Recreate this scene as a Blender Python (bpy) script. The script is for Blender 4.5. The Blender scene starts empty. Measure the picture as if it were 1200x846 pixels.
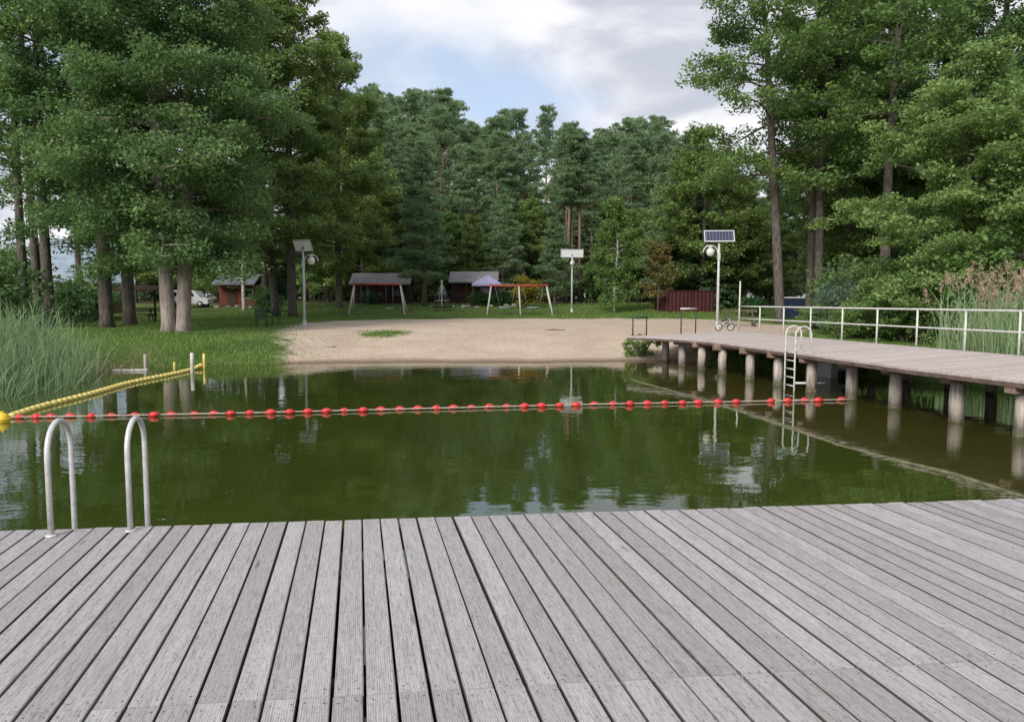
import bpy, math, random
import numpy as np
from mathutils import Vector, Matrix

# ------------------------------------------------------------------ camera, light, exposure
S = bpy.context.scene
COL = S.collection
CAM_H = 2.16
F = 870.0
PITCH = math.atan(71.0 / 870.0)
cam = bpy.data.cameras.new('camera')
cam_o = bpy.data.objects.new('camera', cam)
COL.objects.link(cam_o)
cam.sensor_width = 36.0
cam.lens = 36.0 * F / 1200.0
cam.clip_start = 0.05
cam.clip_end = 3000
cam_o.location = (0, 0, CAM_H)
cam_o.rotation_euler = (math.pi / 2 - PITCH, 0, 0)
S.camera = cam_o

SUN_DIR = Vector((-0.42, -0.70, 0.56)).normalized()
W = bpy.data.worlds.new("World")
S.world = W
W.use_nodes = True
nt = W.node_tree
nt.nodes.clear()


def wn(t, **k):
    n = nt.nodes.new(t)
    for a, b in k.items():
        setattr(n, a, b)
    return n


out = wn('ShaderNodeOutputWorld')
bg = wn('ShaderNodeBackground')
bg.inputs['Strength'].default_value = 0.11
sky = wn('ShaderNodeTexSky', sky_type='NISHITA', sun_disc=False)
sky.sun_elevation = math.asin(SUN_DIR.z)
sky.sun_rotation = math.atan2(SUN_DIR.x, SUN_DIR.y)
tc = wn('ShaderNodeTexCoord')
sep = wn('ShaderNodeSeparateXYZ')
nt.links.new(tc.outputs['Generated'], sep.inputs[0])
add = wn('ShaderNodeMath', operation='ADD')
nt.links.new(sep.outputs['Z'], add.inputs[0])
add.inputs[1].default_value = 0.22
mx = wn('ShaderNodeMath', operation='MAXIMUM')
nt.links.new(add.outputs[0], mx.inputs[0])
mx.inputs[1].default_value = 0.1
dx = wn('ShaderNodeMath', operation='DIVIDE')
dy = wn('ShaderNodeMath', operation='DIVIDE')
nt.links.new(sep.outputs['X'], dx.inputs[0]); nt.links.new(mx.outputs[0], dx.inputs[1])
nt.links.new(sep.outputs['Y'], dy.inputs[0]); nt.links.new(mx.outputs[0], dy.inputs[1])
cmb = wn('ShaderNodeCombineXYZ')
nt.links.new(dx.outputs[0], cmb.inputs[0]); nt.links.new(dy.outputs[0], cmb.inputs[1])
cmb.inputs[2].default_value = 3.4


def cloud_noise(scale, detail, dist, lo, hi):
    n = wn('ShaderNodeTexNoise')
    n.inputs['Scale'].default_value = scale
    n.inputs['Detail'].default_value = detail
    n.inputs['Roughness'].default_value = 0.52
    n.inputs['Distortion'].default_value = dist
    nt.links.new(cmb.outputs[0], n.inputs['Vector'])
    r = wn('ShaderNodeMapRange')
    r.interpolation_type = 'SMOOTHSTEP'
    r.inputs['From Min'].default_value = lo
    r.inputs['From Max'].default_value = hi
    nt.links.new(n.outputs['Fac'], r.inputs['Value'])
    return r


c_cover = cloud_noise(1.1, 6, 0.3, 0.30, 0.52)
c_shade = cloud_noise(1.9, 6, 0.6, 0.40, 0.60)
ccol = wn('ShaderNodeMix', data_type='RGBA')
nt.links.new(c_shade.outputs[0], ccol.inputs[0])
ccol.inputs[6].default_value = (3.7, 3.9, 4.5, 1)
ccol.inputs[7].default_value = (6.2, 6.2, 6.45, 1)
skyc = wn('ShaderNodeMix', data_type='RGBA')
nt.links.new(c_cover.outputs[0], skyc.inputs[0])
haze_sky = wn('ShaderNodeMix', data_type='RGBA')
haze_sky.inputs[0].default_value = 0.5
nt.links.new(sky.outputs[0], haze_sky.inputs[6])
haze_sky.inputs[7].default_value = (4.6, 5.2, 6.3, 1)
nt.links.new(haze_sky.outputs[2], skyc.inputs[6])
nt.links.new(ccol.outputs[2], skyc.inputs[7])
nt.links.new(skyc.outputs[2], bg.inputs['Color'])
nt.links.new(bg.outputs[0], out.inputs['Surface'])

sun = bpy.data.lights.new('sun', 'SUN')
sun.energy = 2.7
sun.angle = math.radians(26)
sun.color = (1.0, 0.95, 0.88)
sun_o = bpy.data.objects.new('sun', sun)
COL.objects.link(sun_o)
sun_o.rotation_euler = SUN_DIR.to_track_quat('Z', 'Y').to_euler()

S.view_settings.view_transform = 'Standard'
S.view_settings.look = 'None'
S.view_settings.gamma = 1
S.view_settings.exposure = 0.55
S.view_settings.use_curve_mapping = False
S.render.engine = 'CYCLES'
S.cycles.max_bounces = 8
S.cycles.diffuse_bounces = 5
S.cycles.glossy_bounces = 3
S.cycles.transmission_bounces = 3
S.cycles.use_denoising = True

# ------------------------------------------------------------------ picking world points
CP, SP = math.cos(PITCH), math.sin(PITCH)


def ray(px, py):
    a = (px - 600.0) / F
    b = (423.0 - py) / F
    return np.array([a, CP + b * SP, -SP + b * CP])


def on_z(px, py, z):
    r = ray(px, py)
    t = (z - CAM_H) / r[2]
    return np.array([r[0] * t, r[1] * t, z])


def at_y(px, py, Y):
    r = ray(px, py)
    t = Y / r[1]
    return np.array([r[0] * t, Y, CAM_H + r[2] * t])


# ------------------------------------------------------------------ scene helpers
def thing(name, label, cat, loc=(0, 0, 0), rz=0.0, group=None, scale=1.0):
    o = bpy.data.objects.new(name, None)
    COL.objects.link(o)
    o.location = loc
    o.rotation_euler = (0, 0, rz)
    o.scale = (scale,) * 3 if not hasattr(scale, '__len__') else scale
    o.empty_display_size = 0.3
    o['label'] = label
    o['category'] = cat
    if group:
        o['group'] = group
    return o


def tag(o, label=None, cat=None, group=None, kind=None):
    for k, v in (('label', label), ('category', cat), ('group', group), ('kind', kind)):
        if v:
            o[k] = v
    return o


def link(name, me, parent=None):
    o = bpy.data.objects.new(name, me)
    COL.objects.link(o)
    if parent is not None:
        o.parent = parent
    return o


def children(o):
    return [c for c in bpy.data.objects if c.parent == o]


def copy_tree(o, parent=None):
    c = o.copy()
    COL.objects.link(c)
    if parent is not None:
        c.parent = parent
    for ch in children(o):
        copy_tree(ch, c)
    return c


class MB:
    """collects simple solids, then links them as one mesh object"""

    def __init__(self):
        self.v = []
        self.f = []

    def add(self, v, f):
        b = len(self.v)
        self.v += [tuple(map(float, p)) for p in v]
        self.f += [tuple(i + b for i in q) for q in f]
        return self

    def box(self, c, s, rz=0.0, bev=0.0, m=None):
        hx, hy, hz = s[0] / 2, s[1] / 2, s[2] / 2
        b = min(bev, hx * .45, hy * .45, hz * .45)
        if b <= 0:
            vs = [(x, y, z) for z in (-hz, hz) for x, y in ((-hx, -hy), (hx, -hy), (hx, hy), (-hx, hy))]
            fs = [(3, 2, 1, 0), (4, 5, 6, 7)] + [(i, (i + 1) % 4, 4 + (i + 1) % 4, 4 + i) for i in range(4)]
        else:
            ring = [(-hx + b, -hy), (hx - b, -hy), (hx, -hy + b), (hx, hy - b), (hx - b, hy), (-hx + b, hy),
                    (-hx, hy - b), (-hx, -hy + b)]
            ins = [(-hx + b, -hy + b), (hx - b, -hy + b), (hx - b, -hy + b), (hx - b, hy - b), (hx - b, hy - b),
                   (-hx + b, hy - b), (-hx + b, hy - b), (-hx + b, -hy + b)]
            vs = [(x, y, -hz) for x, y in ins] + [(x, y, -hz + b) for x, y in ring] + \
                 [(x, y, hz - b) for x, y in ring] + [(x, y, hz) for x, y in ins]
            fs = [tuple(range(7, -1, -1)), tuple(range(24, 32))]
            for k in range(3):
                for i in range(8):
                    j = (i + 1) % 8
                    fs.append((k * 8 + i, k * 8 + j, k * 8 + 8 + j, k * 8 + 8 + i))
        c_, s_ = math.cos(rz), math.sin(rz)
        o = []
        for x, y, z in vs:
            p = Vector((x, y, z))
            if m is not None:
                p = m @ p
            o.append((c[0] + p.x * c_ - p.y * s_, c[1] + p.x * s_ + p.y * c_, c[2] + p.z))
        return self.add(o, fs)

    def tube(self, pts, r, n=8, caps=True):
        P = np.array(pts, float)
        k = len(P)
        R = np.full(k, r) if not hasattr(r, '__len__') else np.array(r, float)
        T = np.gradient(P, axis=0)
        T /= np.linalg.norm(T, axis=1)[:, None] + 1e-9
        ref = np.array([0, 0, 1.0]) if abs(T[0][2]) < 0.9 else np.array([1.0, 0, 0])
        u = np.cross(T[0], ref)
        u /= np.linalg.norm(u)
        vs = []
        an = np.arange(n) * 2 * np.pi / n
        for i in range(k):
            u = u - T[i] * np.dot(u, T[i])
            u /= np.linalg.norm(u) + 1e-9
            w = np.cross(T[i], u)
            vs.append(P[i] + R[i] * (np.cos(an)[:, None] * u + np.sin(an)[:, None] * w))
        vs = np.concatenate(vs)
        fs = []
        for i in range(k - 1):
            for j in range(n):
                a, b = i * n + j, i * n + (j + 1) % n
                fs.append((a, b, b + n, a + n))
        if caps:
            fs.append(tuple(range(n - 1, -1, -1)))
            fs.append(tuple(range((k - 1) * n, k * n)))
        return self.add(vs, fs)

    def bar(self, a, b, r, n=8):
        return self.tube([a, b], r, n)

    def lathe(self, prof, c=(0, 0, 0), axis=(0, 0, 1), n=12):
        ax = Vector(axis).normalized()
        q = Vector((0, 0, 1)).rotation_difference(ax)
        vs = []
        for r, z in prof:
            for j in range(n):
                a = 2 * math.pi * j / n
                p = q @ Vector((r * math.cos(a), r * math.sin(a), z))
                vs.append((c[0] + p.x, c[1] + p.y, c[2] + p.z))
        fs = []
        k = len(prof)
        for i in range(k - 1):
            for j in range(n):
                a, b = i * n + j, i * n + (j + 1) % n
                fs.append((a, b, b + n, a + n))
        fs.append(tuple(range(n - 1, -1, -1)))
        fs.append(tuple(range((k - 1) * n, k * n)))
        return self.add(vs, fs)

    def slab(self, poly, z0, z1):
        """closed prism on a counter-clockwise polygon; z0/z1 are numbers or lists"""
        n = len(poly)
        Z0 = z0 if hasattr(z0, '__len__') else [z0] * n
        Z1 = z1 if hasattr(z1, '__len__') else [z1] * n
        vs = [(p[0], p[1], Z0[i]) for i, p in enumerate(poly)] + [(p[0], p[1], Z1[i]) for i, p in enumerate(poly)]
        fs = [tuple(range(n - 1, -1, -1)), tuple(range(n, 2 * n))]
        fs += [(i, (i + 1) % n, n + (i + 1) % n, n + i) for i in range(n)]
        return self.add(vs, fs)

    def mesh(self, name, mat, smooth=False):
        me = bpy.data.meshes.new(name)
        me.from_pydata(self.v, [], self.f)
        me.materials.append(mat)
        if smooth:
            me.polygons.foreach_set('use_smooth', [True] * len(me.polygons))
        me.update()
        return me

    def build(self, name, mat, parent=None, smooth=False):
        return link(name, self.mesh(name, mat, smooth), parent)


def quad_mesh(name, V, mat, attr=None, val=None, smooth=False):
    """V: (n,4,3) array of quads"""
    n = len(V)
    me = bpy.data.meshes.new(name)
    me.vertices.add(n * 4)
    me.vertices.foreach_set('co', np.ascontiguousarray(V, dtype=np.float32).ravel())
    me.loops.add(n * 4)
    me.loops.foreach_set('vertex_index', np.arange(n * 4, dtype=np.int32))
    me.polygons.add(n)
    me.polygons.foreach_set('loop_start', np.arange(0, n * 4, 4, dtype=np.int32))
    me.update(calc_edges=True)
    me.materials.append(mat)
    if attr:
        a = me.attributes.new(attr, 'FLOAT', 'FACE')
        a.data.foreach_set('value', np.asarray(val, dtype=np.float32))
    return me


# ------------------------------------------------------------------ materials
def new_mat(name):
    m = bpy.data.materials.new(name)
    m.use_nodes = True
    t = m.node_tree
    b = t.nodes['Principled BSDF']
    return m, t, b


def nd(t, typ, **k):
    n = t.nodes.new(typ)
    for a, b in k.items():
        if a in n.bl_rna.properties.keys():
            setattr(n, a, b)
        else:
            n.inputs[a].default_value = b
    return n


def ramp(t, fac, stops):
    r = t.nodes.new('ShaderNodeValToRGB')
    e = r.color_ramp.elements
    while len(e) > 1:
        e.remove(e[-1])
    e[0].position = stops[0][0]
    e[0].color = tuple(stops[0][1]) + (1,)
    for p, c in stops[1:]:
        x = e.new(p)
        x.color = tuple(c) + (1,)
    t.links.new(fac, r.inputs[0])
    return r


def noisy(name, c1, c2, scale=4.0, rough=0.7, bump=0.0, detail=5, stretch=(1, 1, 1), metallic=0.0, spec=0.3, lo=.35, hi=.65):
    m, t, b = new_mat(name)
    tc = nd(t, 'ShaderNodeTexCoord')
    mp = nd(t, 'ShaderNodeMapping')
    mp.inputs['Scale'].default_value = stretch
    t.links.new(tc.outputs['Object'], mp.inputs[0])
    n = nd(t, 'ShaderNodeTexNoise', Scale=scale, Detail=detail, Roughness=.6)
    t.links.new(mp.outputs[0], n.inputs['Vector'])
    r = ramp(t, n.outputs['Fac'], [(lo, c1), (hi, c2)])
    t.links.new(r.outputs[0], b.inputs['Base Color'])
    b.inputs['Roughness'].default_value = rough
    b.inputs['Metallic'].default_value = metallic
    b.inputs['Specular IOR Level'].default_value = spec
    if bump:
        bp = nd(t, 'ShaderNodeBump', Strength=bump, Distance=0.02)
        t.links.new(n.outputs['Fac'], bp.inputs['Height'])
        t.links.new(bp.outputs[0], b.inputs['Normal'])
    return m


def leaf_mat(name, dark, mid, light, trans=0.28, rough=0.55):
    m, t, b = new_mat(name)
    at = nd(t, 'ShaderNodeAttribute', attribute_name='tint')
    oi = nd(t, 'ShaderNodeObjectInfo')
    ma = nd(t, 'ShaderNodeMath', operation='MULTIPLY_ADD')
    t.links.new(oi.outputs['Random'], ma.inputs[0])
    ma.inputs[1].default_value = 0.24
    t.links.new(at.outputs['Fac'], ma.inputs[2])
    sb = nd(t, 'ShaderNodeMath', operation='SUBTRACT')
    t.links.new(ma.outputs[0], sb.inputs[0])
    sb.inputs[1].default_value = 0.12
    r = ramp(t, sb.outputs[0], [(0.0, dark), (0.5, mid), (1.0, light)])
    t.links.new(r.outputs[0], b.inputs['Base Color'])
    b.inputs['Roughness'].default_value = rough
    b.inputs['Specular IOR Level'].default_value = 0.35
    tr = nd(t, 'ShaderNodeBsdfTranslucent')
    t.links.new(r.outputs[0], tr.inputs['Color'])
    mix = nd(t, 'ShaderNodeMixShader')
    mix.inputs[0].default_value = trans
    t.links.new(b.outputs[0], mix.inputs[1])
    t.links.new(tr.outputs[0], mix.inputs[2])
    t.links.new(mix.outputs[0], t.nodes['Material Output'].inputs['Surface'])
    return m


M = {}
M['alder_leaf'] = leaf_mat('alder_leaf', (0.105, 0.185, 0.056), (0.178, 0.285, 0.085), (0.26, 0.375, 0.118), trans=0.44)
M['deep_leaf'] = leaf_mat('deep_leaf', (0.09, 0.17, 0.062), (0.15, 0.255, 0.092), (0.23, 0.34, 0.122), trans=0.44)
M['light_leaf'] = leaf_mat('light_leaf', (0.13, 0.215, 0.065), (0.21, 0.315, 0.095), (0.3, 0.41, 0.14), trans=0.42)
M['fresh_leaf'] = leaf_mat('fresh_leaf', (0.14, 0.215, 0.06), (0.215, 0.305, 0.09), (0.3, 0.39, 0.12), trans=0.44)
M['birch_leaf'] = leaf_mat('birch_leaf', (0.13, 0.22, 0.065), (0.2, 0.31, 0.09), (0.28, 0.39, 0.12), trans=0.44)
M['autumn_leaf'] = leaf_mat('autumn_leaf', (0.14, 0.13, 0.045), (0.21, 0.17, 0.065), (0.25, 0.24, 0.075), trans=0.4)
M['yellow_leaf'] = leaf_mat('yellow_leaf', (0.2, 0.2, 0.02), (0.32, 0.28, 0.03), (0.42, 0.33, 0.04), trans=0.4)
M['willow_leaf'] = leaf_mat('willow_leaf', (0.09, 0.14, 0.095), (0.15, 0.22, 0.15), (0.22, 0.29, 0.21), trans=0.35)
M['pine_needle'] = leaf_mat('pine_needle', (0.132, 0.215, 0.108), (0.202, 0.3, 0.15), (0.275, 0.38, 0.19), trans=0.45)
M['spruce_needle'] = leaf_mat('spruce_needle', (0.09, 0.16, 0.072), (0.14, 0.23, 0.1), (0.2, 0.295, 0.125), trans=0.42)
M['hedge_leaf'] = leaf_mat('hedge_leaf', (0.035, 0.1, 0.035), (0.06, 0.15, 0.05), (0.1, 0.2, 0.065), trans=0.3)
M['grass_blade'] = leaf_mat('grass_blade', (0.085, 0.175, 0.032), (0.14, 0.25, 0.05), (0.25, 0.34, 0.085), trans=0.36)
M['reed_blade'] = leaf_mat('reed_blade', (0.18, 0.29, 0.14), (0.28, 0.41, 0.21), (0.47, 0.48, 0.28), trans=0.42)
M['reed_plume'] = leaf_mat('reed_plume', (0.28, 0.2, 0.14), (0.4, 0.29, 0.21), (0.5, 0.39, 0.29), trans=0.35)
M['dry_stem'] = leaf_mat('dry_stem', (0.33, 0.25, 0.15), (0.43, 0.33, 0.2), (0.52, 0.44, 0.28), trans=0.3)

M['bark'] = noisy('bark', (.045, .04, .032), (.15, .13, .11), 7, .9, .6, stretch=(2, 2, .4))
M['pale_bark'] = noisy('pale_bark', (.19, .155, .14), (.38, .325, .295), 5, .9, .5, stretch=(2, 2, .35))
M['birch_bark'] = noisy('birch_bark', (.12, .11, .10), (.55, .54, .5), 3, .8, .2, stretch=(1, 1, 3), lo=.35, hi=.5)


def pine_bark():
    m, t, b = new_mat('pine_bark')
    tc = nd(t, 'ShaderNodeTexCoord')
    sp = nd(t, 'ShaderNodeSeparateXYZ')
    t.links.new(tc.outputs['Object'], sp.inputs[0])
    mr = nd(t, 'ShaderNodeMapRange')
    mr.inputs['From Min'].default_value = 4
    mr.inputs['From Max'].default_value = 10
    t.links.new(sp.outputs['Z'], mr.inputs['Value'])
    mp = nd(t, 'ShaderNodeMapping')
    mp.inputs['Scale'].default_value = (2, 2, .5)
    t.links.new(tc.outputs['Object'], mp.inputs[0])
    n = nd(t, 'ShaderNodeTexNoise', Scale=5.0, Detail=5.0)
    t.links.new(mp.outputs[0], n.inputs['Vector'])
    lo = ramp(t, n.outputs['Fac'], [(.35, (.06, .045, .035)), (.65, (.17, .13, .11))])
    hi = ramp(t, n.outputs['Fac'], [(.35, (.13, .085, .062)), (.65, (.24, .155, .115))])
    mx = nd(t, 'ShaderNodeMix', data_type='RGBA')
    t.links.new(mr.outputs[0], mx.inputs[0])
    t.links.new(lo.outputs[0], mx.inputs[6])
    t.links.new(hi.outputs[0], mx.inputs[7])
    t.links.new(mx.outputs[2], b.inputs['Base Color'])
    b.inputs['Roughness'].default_value = .9
    return m


M['pine_bark'] = pine_bark()


def plank_mat(name, tones, warm, groove=0.45, gscale=95.0, edge=.0662):
    """weathered decking: attribute bco = (across, along, board random)"""
    m, t, b = new_mat(name)
    at = nd(t, 'ShaderNodeAttribute', attribute_name='bco')
    sp = nd(t, 'ShaderNodeSeparateXYZ')
    t.links.new(at.outputs['Vector'], sp.inputs[0])
    off = nd(t, 'ShaderNodeMath', operation='MULTIPLY')
    t.links.new(sp.outputs['Z'], off.inputs[0])
    off.inputs[1].default_value = 173.0

    def coord(sx, sy):
        a = nd(t, 'ShaderNodeMath', operation='MULTIPLY'); t.links.new(sp.outputs['X'], a.inputs[0]); a.inputs[1].default_value = sx
        c = nd(t, 'ShaderNodeMath', operation='MULTIPLY'); t.links.new(sp.outputs['Y'], c.inputs[0]); c.inputs[1].default_value = sy
        k = nd(t, 'ShaderNodeCombineXYZ')
        t.links.new(a.outputs[0], k.inputs[0]); t.links.new(c.outputs[0], k.inputs[1]); t.links.new(off.outputs[0], k.inputs[2])
        return k.outputs[0]
    fine = nd(t, 'ShaderNodeTexNoise', Scale=1.0, Detail=4.0, Roughness=.65)
    t.links.new(coord(150, 7), fine.inputs['Vector'])
    blot = nd(t, 'ShaderNodeTexNoise', Scale=1.0, Detail=5.0, Roughness=.6)
    t.links.new(coord(9, 1.6), blot.inputs['Vector'])
    speck = nd(t, 'ShaderNodeTexNoise', Scale=1.0, Detail=3.0, Roughness=.7)
    t.links.new(coord(75, 34), speck.inputs['Vector'])
    base = ramp(t, sp.outputs['Z'], tones)
    base.color_ramp.interpolation = 'CONSTANT'
    wr = ramp(t, blot.outputs['Fac'], [(.45, (0, 0, 0)), (.68, (1, 1, 1))])
    m1 = nd(t, 'ShaderNodeMix', data_type='RGBA')
    mm = nd(t, 'ShaderNodeMath', operation='MULTIPLY')
    t.links.new(wr.outputs[0], mm.inputs[0]); mm.inputs[1].default_value = .5
    t.links.new(mm.outputs[0], m1.inputs[0])
    t.links.new(base.outputs[0], m1.inputs[6]); m1.inputs[7].default_value = tuple(warm) + (1,)
    fr = ramp(t, fine.outputs['Fac'], [(.30, (.48, .47, .46)), (.46, (.90, .90, .90)), (.70, (1.18, 1.18, 1.18))])
    m2 = nd(t, 'ShaderNodeMix', data_type='RGBA', blend_type='MULTIPLY')
    m2.inputs[0].default_value = .85
    t.links.new(m1.outputs[2], m2.inputs[6]); t.links.new(fr.outputs[0], m2.inputs[7])
    sr = ramp(t, speck.outputs['Fac'], [(.30, (.45, .44, .43)), (.43, (.97, .97, .97)), (.72, (1.14, 1.14, 1.14))])
    m3 = nd(t, 'ShaderNodeMix', data_type='RGBA', blend_type='MULTIPLY')
    m3.inputs[0].default_value = .8
    t.links.new(m2.outputs[2], m3.inputs[6]); t.links.new(sr.outputs[0], m3.inputs[7])
    # knots and short dark scuffs
    vor = nd(t, 'ShaderNodeTexVoronoi', Scale=1.0)
    t.links.new(coord(5, .85), vor.inputs['Vector'])
    kr = ramp(t, vor.outputs['Distance'], [(.0, (.3, .27, .25)), (.055, (.62, .6, .58)), (.085, (1, 1, 1))])
    m4 = nd(t, 'ShaderNodeMix', data_type='RGBA', blend_type='MULTIPLY')
    m4.inputs[0].default_value = .8
    t.links.new(m3.outputs[2], m4.inputs[6]); t.links.new(kr.outputs[0], m4.inputs[7])
    ab = nd(t, 'ShaderNodeMath', operation='ABSOLUTE'); t.links.new(sp.outputs['X'], ab.inputs[0])  # board rims and sides coloured dark, painting shade into the gaps
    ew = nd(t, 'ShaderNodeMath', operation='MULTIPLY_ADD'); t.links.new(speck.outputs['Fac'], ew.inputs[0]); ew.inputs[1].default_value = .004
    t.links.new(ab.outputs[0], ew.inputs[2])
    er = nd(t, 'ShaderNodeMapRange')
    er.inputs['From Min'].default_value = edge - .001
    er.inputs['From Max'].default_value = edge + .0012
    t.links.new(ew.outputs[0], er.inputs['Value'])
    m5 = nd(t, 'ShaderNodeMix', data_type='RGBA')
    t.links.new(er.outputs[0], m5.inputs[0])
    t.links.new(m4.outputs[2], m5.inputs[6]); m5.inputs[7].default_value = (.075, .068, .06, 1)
    t.links.new(m5.outputs[2], b.inputs['Base Color'])
    b.inputs['Roughness'].default_value = .75
    b.inputs['Specular IOR Level'].default_value = .3
    # ribbed surface
    w = nd(t, 'ShaderNodeMath', operation='MULTIPLY'); t.links.new(sp.outputs['X'], w.inputs[0]); w.inputs[1].default_value = 2 * math.pi * gscale
    si = nd(t, 'ShaderNodeMath', operation='SINE'); t.links.new(w.outputs[0], si.inputs[0])
    ad = nd(t, 'ShaderNodeMath', operation='MULTIPLY_ADD'); t.links.new(si.outputs[0], ad.inputs[0]); ad.inputs[1].default_value = .35
    t.links.new(fine.outputs['Fac'], ad.inputs[2])
    bp = nd(t, 'ShaderNodeBump', Strength=groove, Distance=.004)
    t.links.new(ad.outputs[0], bp.inputs['Height'])
    t.links.new(bp.outputs[0], b.inputs['Normal'])
    return m


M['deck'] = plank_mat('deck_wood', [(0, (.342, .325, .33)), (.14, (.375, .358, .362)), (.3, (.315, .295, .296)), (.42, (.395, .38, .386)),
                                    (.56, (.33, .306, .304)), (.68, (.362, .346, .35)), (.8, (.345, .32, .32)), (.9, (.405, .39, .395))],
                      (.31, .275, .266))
M['bridge_deck'] = plank_mat('bridge_wood', [(0, (.48, .42, .40)), (.2, (.52, .46, .44)), (.45, (.46, .40, .38)), (.7, (.54, .48, .46))],
                             (.40, .32, .29), groove=.15, edge=9.0)
M['beam'] = noisy('dark_beam', (.07, .05, .042), (.16, .115, .095), 5, .8, .3, stretch=(1, 1, 3))
M['cap_beam'] = noisy('cap_beam', (.17, .105, .085), (.32, .22, .18), 5, .8, .3)
M['log'] = noisy('log_wood', (.24, .20, .17), (.56, .505, .455), 5, .85, .7, stretch=(3, 3, .35), detail=8)
M['log_wet'] = noisy('wet_log_wood', (.055, .055, .03), (.15, .13, .085), 6, .45, .3, stretch=(3, 3, .7))
M['white_paint'] = noisy('white_pipe_paint', (.38, .38, .36), (.57, .57, .54), 9, .45, lo=.3, hi=.5)
M['steel'] = noisy('brushed_steel_tube', (.50, .49, .48), (.68, .67, .66), 14, .38, metallic=.35, spec=.5)
M['lamp_pole'] = noisy('pale_galvanised_paint', (.42, .44, .44), (.58, .60, .60), 6, .5)
M['lamp_globe'] = noisy('milky_lamp_glass', (.55, .55, .5), (.7, .7, .66), 3, .15, spec=.5)
M['dark_iron'] = noisy('dark_iron', (.03, .03, .03), (.07, .065, .06), 8, .5, metallic=.3)
M['red_float'] = noisy('red_plastic', (.44, .018, .02), (.62, .04, .04), 11, .38, spec=.5)
M['yellow_float'] = noisy('yellow_plastic', (.60, .47, .11), (.76, .63, .2), 9, .42, spec=.5)
M['yellow_buoy'] = noisy('yellow_buoy_plastic', (.68, .47, .02), (.80, .58, .03), 9, .35, spec=.5)
M['rope'] = noisy('pale_rope', (.28, .22, .18), (.5, .42, .36), 30, .8)
M['red_paint'] = noisy('red_beam_paint', (.34, .05, .035), (.46, .09, .06), 8, .5)
M['post_pale'] = noisy('pale_post_paint', (.45, .43, .38), (.62, .60, .55), 6, .6)
M['chain'] = noisy('grey_chain', (.16, .16, .16), (.3, .3, .3), 12, .5, metallic=.4)
M['seat_grey'] = noisy('grey_seat_rubber', (.14, .17, .19), (.26, .29, .31), 5, .6)
M['shed_wall'] = noisy('dark_shed_timber', (.035, .018, .018), (.085, .045, .04), 4, .8, stretch=(8, 8, .5))
M['shed_roof'] = noisy('grey_roof_felt', (.18, .175, .175), (.29, .28, .28), 3, .85)
M['canopy'] = noisy('violet_canopy_cloth', (.28, .26, .42), (.38, .36, .53), 3, .8)
M['red_timber'] = noisy('red_brown_timber', (.12, .03, .02), (.21, .055, .035), 4, .75, stretch=(10, 10, .5))
M['cabin_roof'] = noisy('slate_grey_roof', (.10, .11, .125), (.19, .2, .22), 4, .8)
M['white_van'] = noisy('white_vehicle_paint', (.62, .63, .64), (.75, .76, .77), 2, .3, spec=.5)
M['dark_glass'] = noisy('dark_glass', (.012, .015, .018), (.03, .035, .04), 3, .08, spec=.6)
M['rubber'] = noisy('black_rubber', (.012, .012, .012), (.03, .03, .03), 10, .8)
M['blue_roof'] = noisy('pale_blue_roof_sheet', (.30, .37, .47), (.42, .5, .6), 2, .5)
M['brown_timber'] = noisy('dark_brown_timber', (.04, .022, .014), (.09, .05, .03), 5, .8, stretch=(6, 6, .6))
M['maroon'] = noisy('maroon_sheet_metal', (.038, .008, .011), (.068, .014, .018), 3, .5, stretch=(1, 1, .4))
M['green_paint'] = noisy('dark_green_paint', (.015, .05, .035), (.03, .085, .055), 6, .6)
M['blue_bin'] = noisy('dark_blue_plastic', (.015, .025, .055), (.03, .045, .09), 4, .5)
M['concrete'] = noisy('grey_concrete', (.26, .28, .29), (.4, .42, .43), 5, .85, .2)
M['stone'] = noisy('pale_field_stone', (.2, .18, .165), (.45, .42, .38), 3, .9, .4)
M['boom'] = noisy('weedy_boom', (.075, .07, .035), (.17, .155, .085), 7, .7, .4)
M['bike_frame'] = noisy('silver_bike_paint', (.35, .38, .42), (.5, .53, .57), 8, .4, spec=.5)
M['drift'] = noisy('dry_driftwood', (.16, .11, .08), (.28, .2, .15), 6, .9)
M['panel_frame'] = noisy('aluminium_frame', (.45, .46, .48), (.58, .59, .61), 8, .4, metallic=.4)
M['panel_back'] = noisy('panel_back_sheet', (.66, .66, .71), (.75, .75, .79), 3, .5)


def panel_cells():
    m, t, b = new_mat('solar_cells')
    tc = nd(t, 'ShaderNodeTexCoord')
    br = nd(t, 'ShaderNodeTexBrick', Scale=1.0)
    br.offset = 0
    br.inputs['Color1'].default_value = (.010, .010, .035, 1)
    br.inputs['Color2'].default_value = (.016, .015, .05, 1)
    br.inputs['Mortar'].default_value = (.20, .20, .28, 1)
    br.inputs['Mortar Size'].default_value = .008
    br.inputs['Brick Width'].default_value = .145
    br.inputs['Row Height'].default_value = .125
    mp = nd(t, 'ShaderNodeMapping')
    t.links.new(tc.outputs['Object'], mp.inputs[0])
    t.links.new(mp.outputs[0], br.inputs['Vector'])
    t.links.new(br.outputs['Color'], b.inputs['Base Color'])
    b.inputs['Roughness'].default_value = .3
    return m


M['cells'] = panel_cells()

# ------------------------------------------------------------------ terrain
POND = np.array([(-7.3, 25.6), (-9.0, 25.0), (-10.6, 24.3), (-12.4, 23.0), (-13.6, 20.0), (-14.6, 14), (-15.5, 8), (-16.5, 0), (-17, -16),
                 (14, -16), (13.4, -4), (13.0, 6), (12.6, 12), (12.1, 16), (11.3, 19), (9.9, 20.9), (8.3, 22.4), (7.0, 24.2), (5.9, 26.2),
                 (4.4, 26.2), (2, 25.9), (-2, 25.8), (-5, 25.7)])


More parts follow.
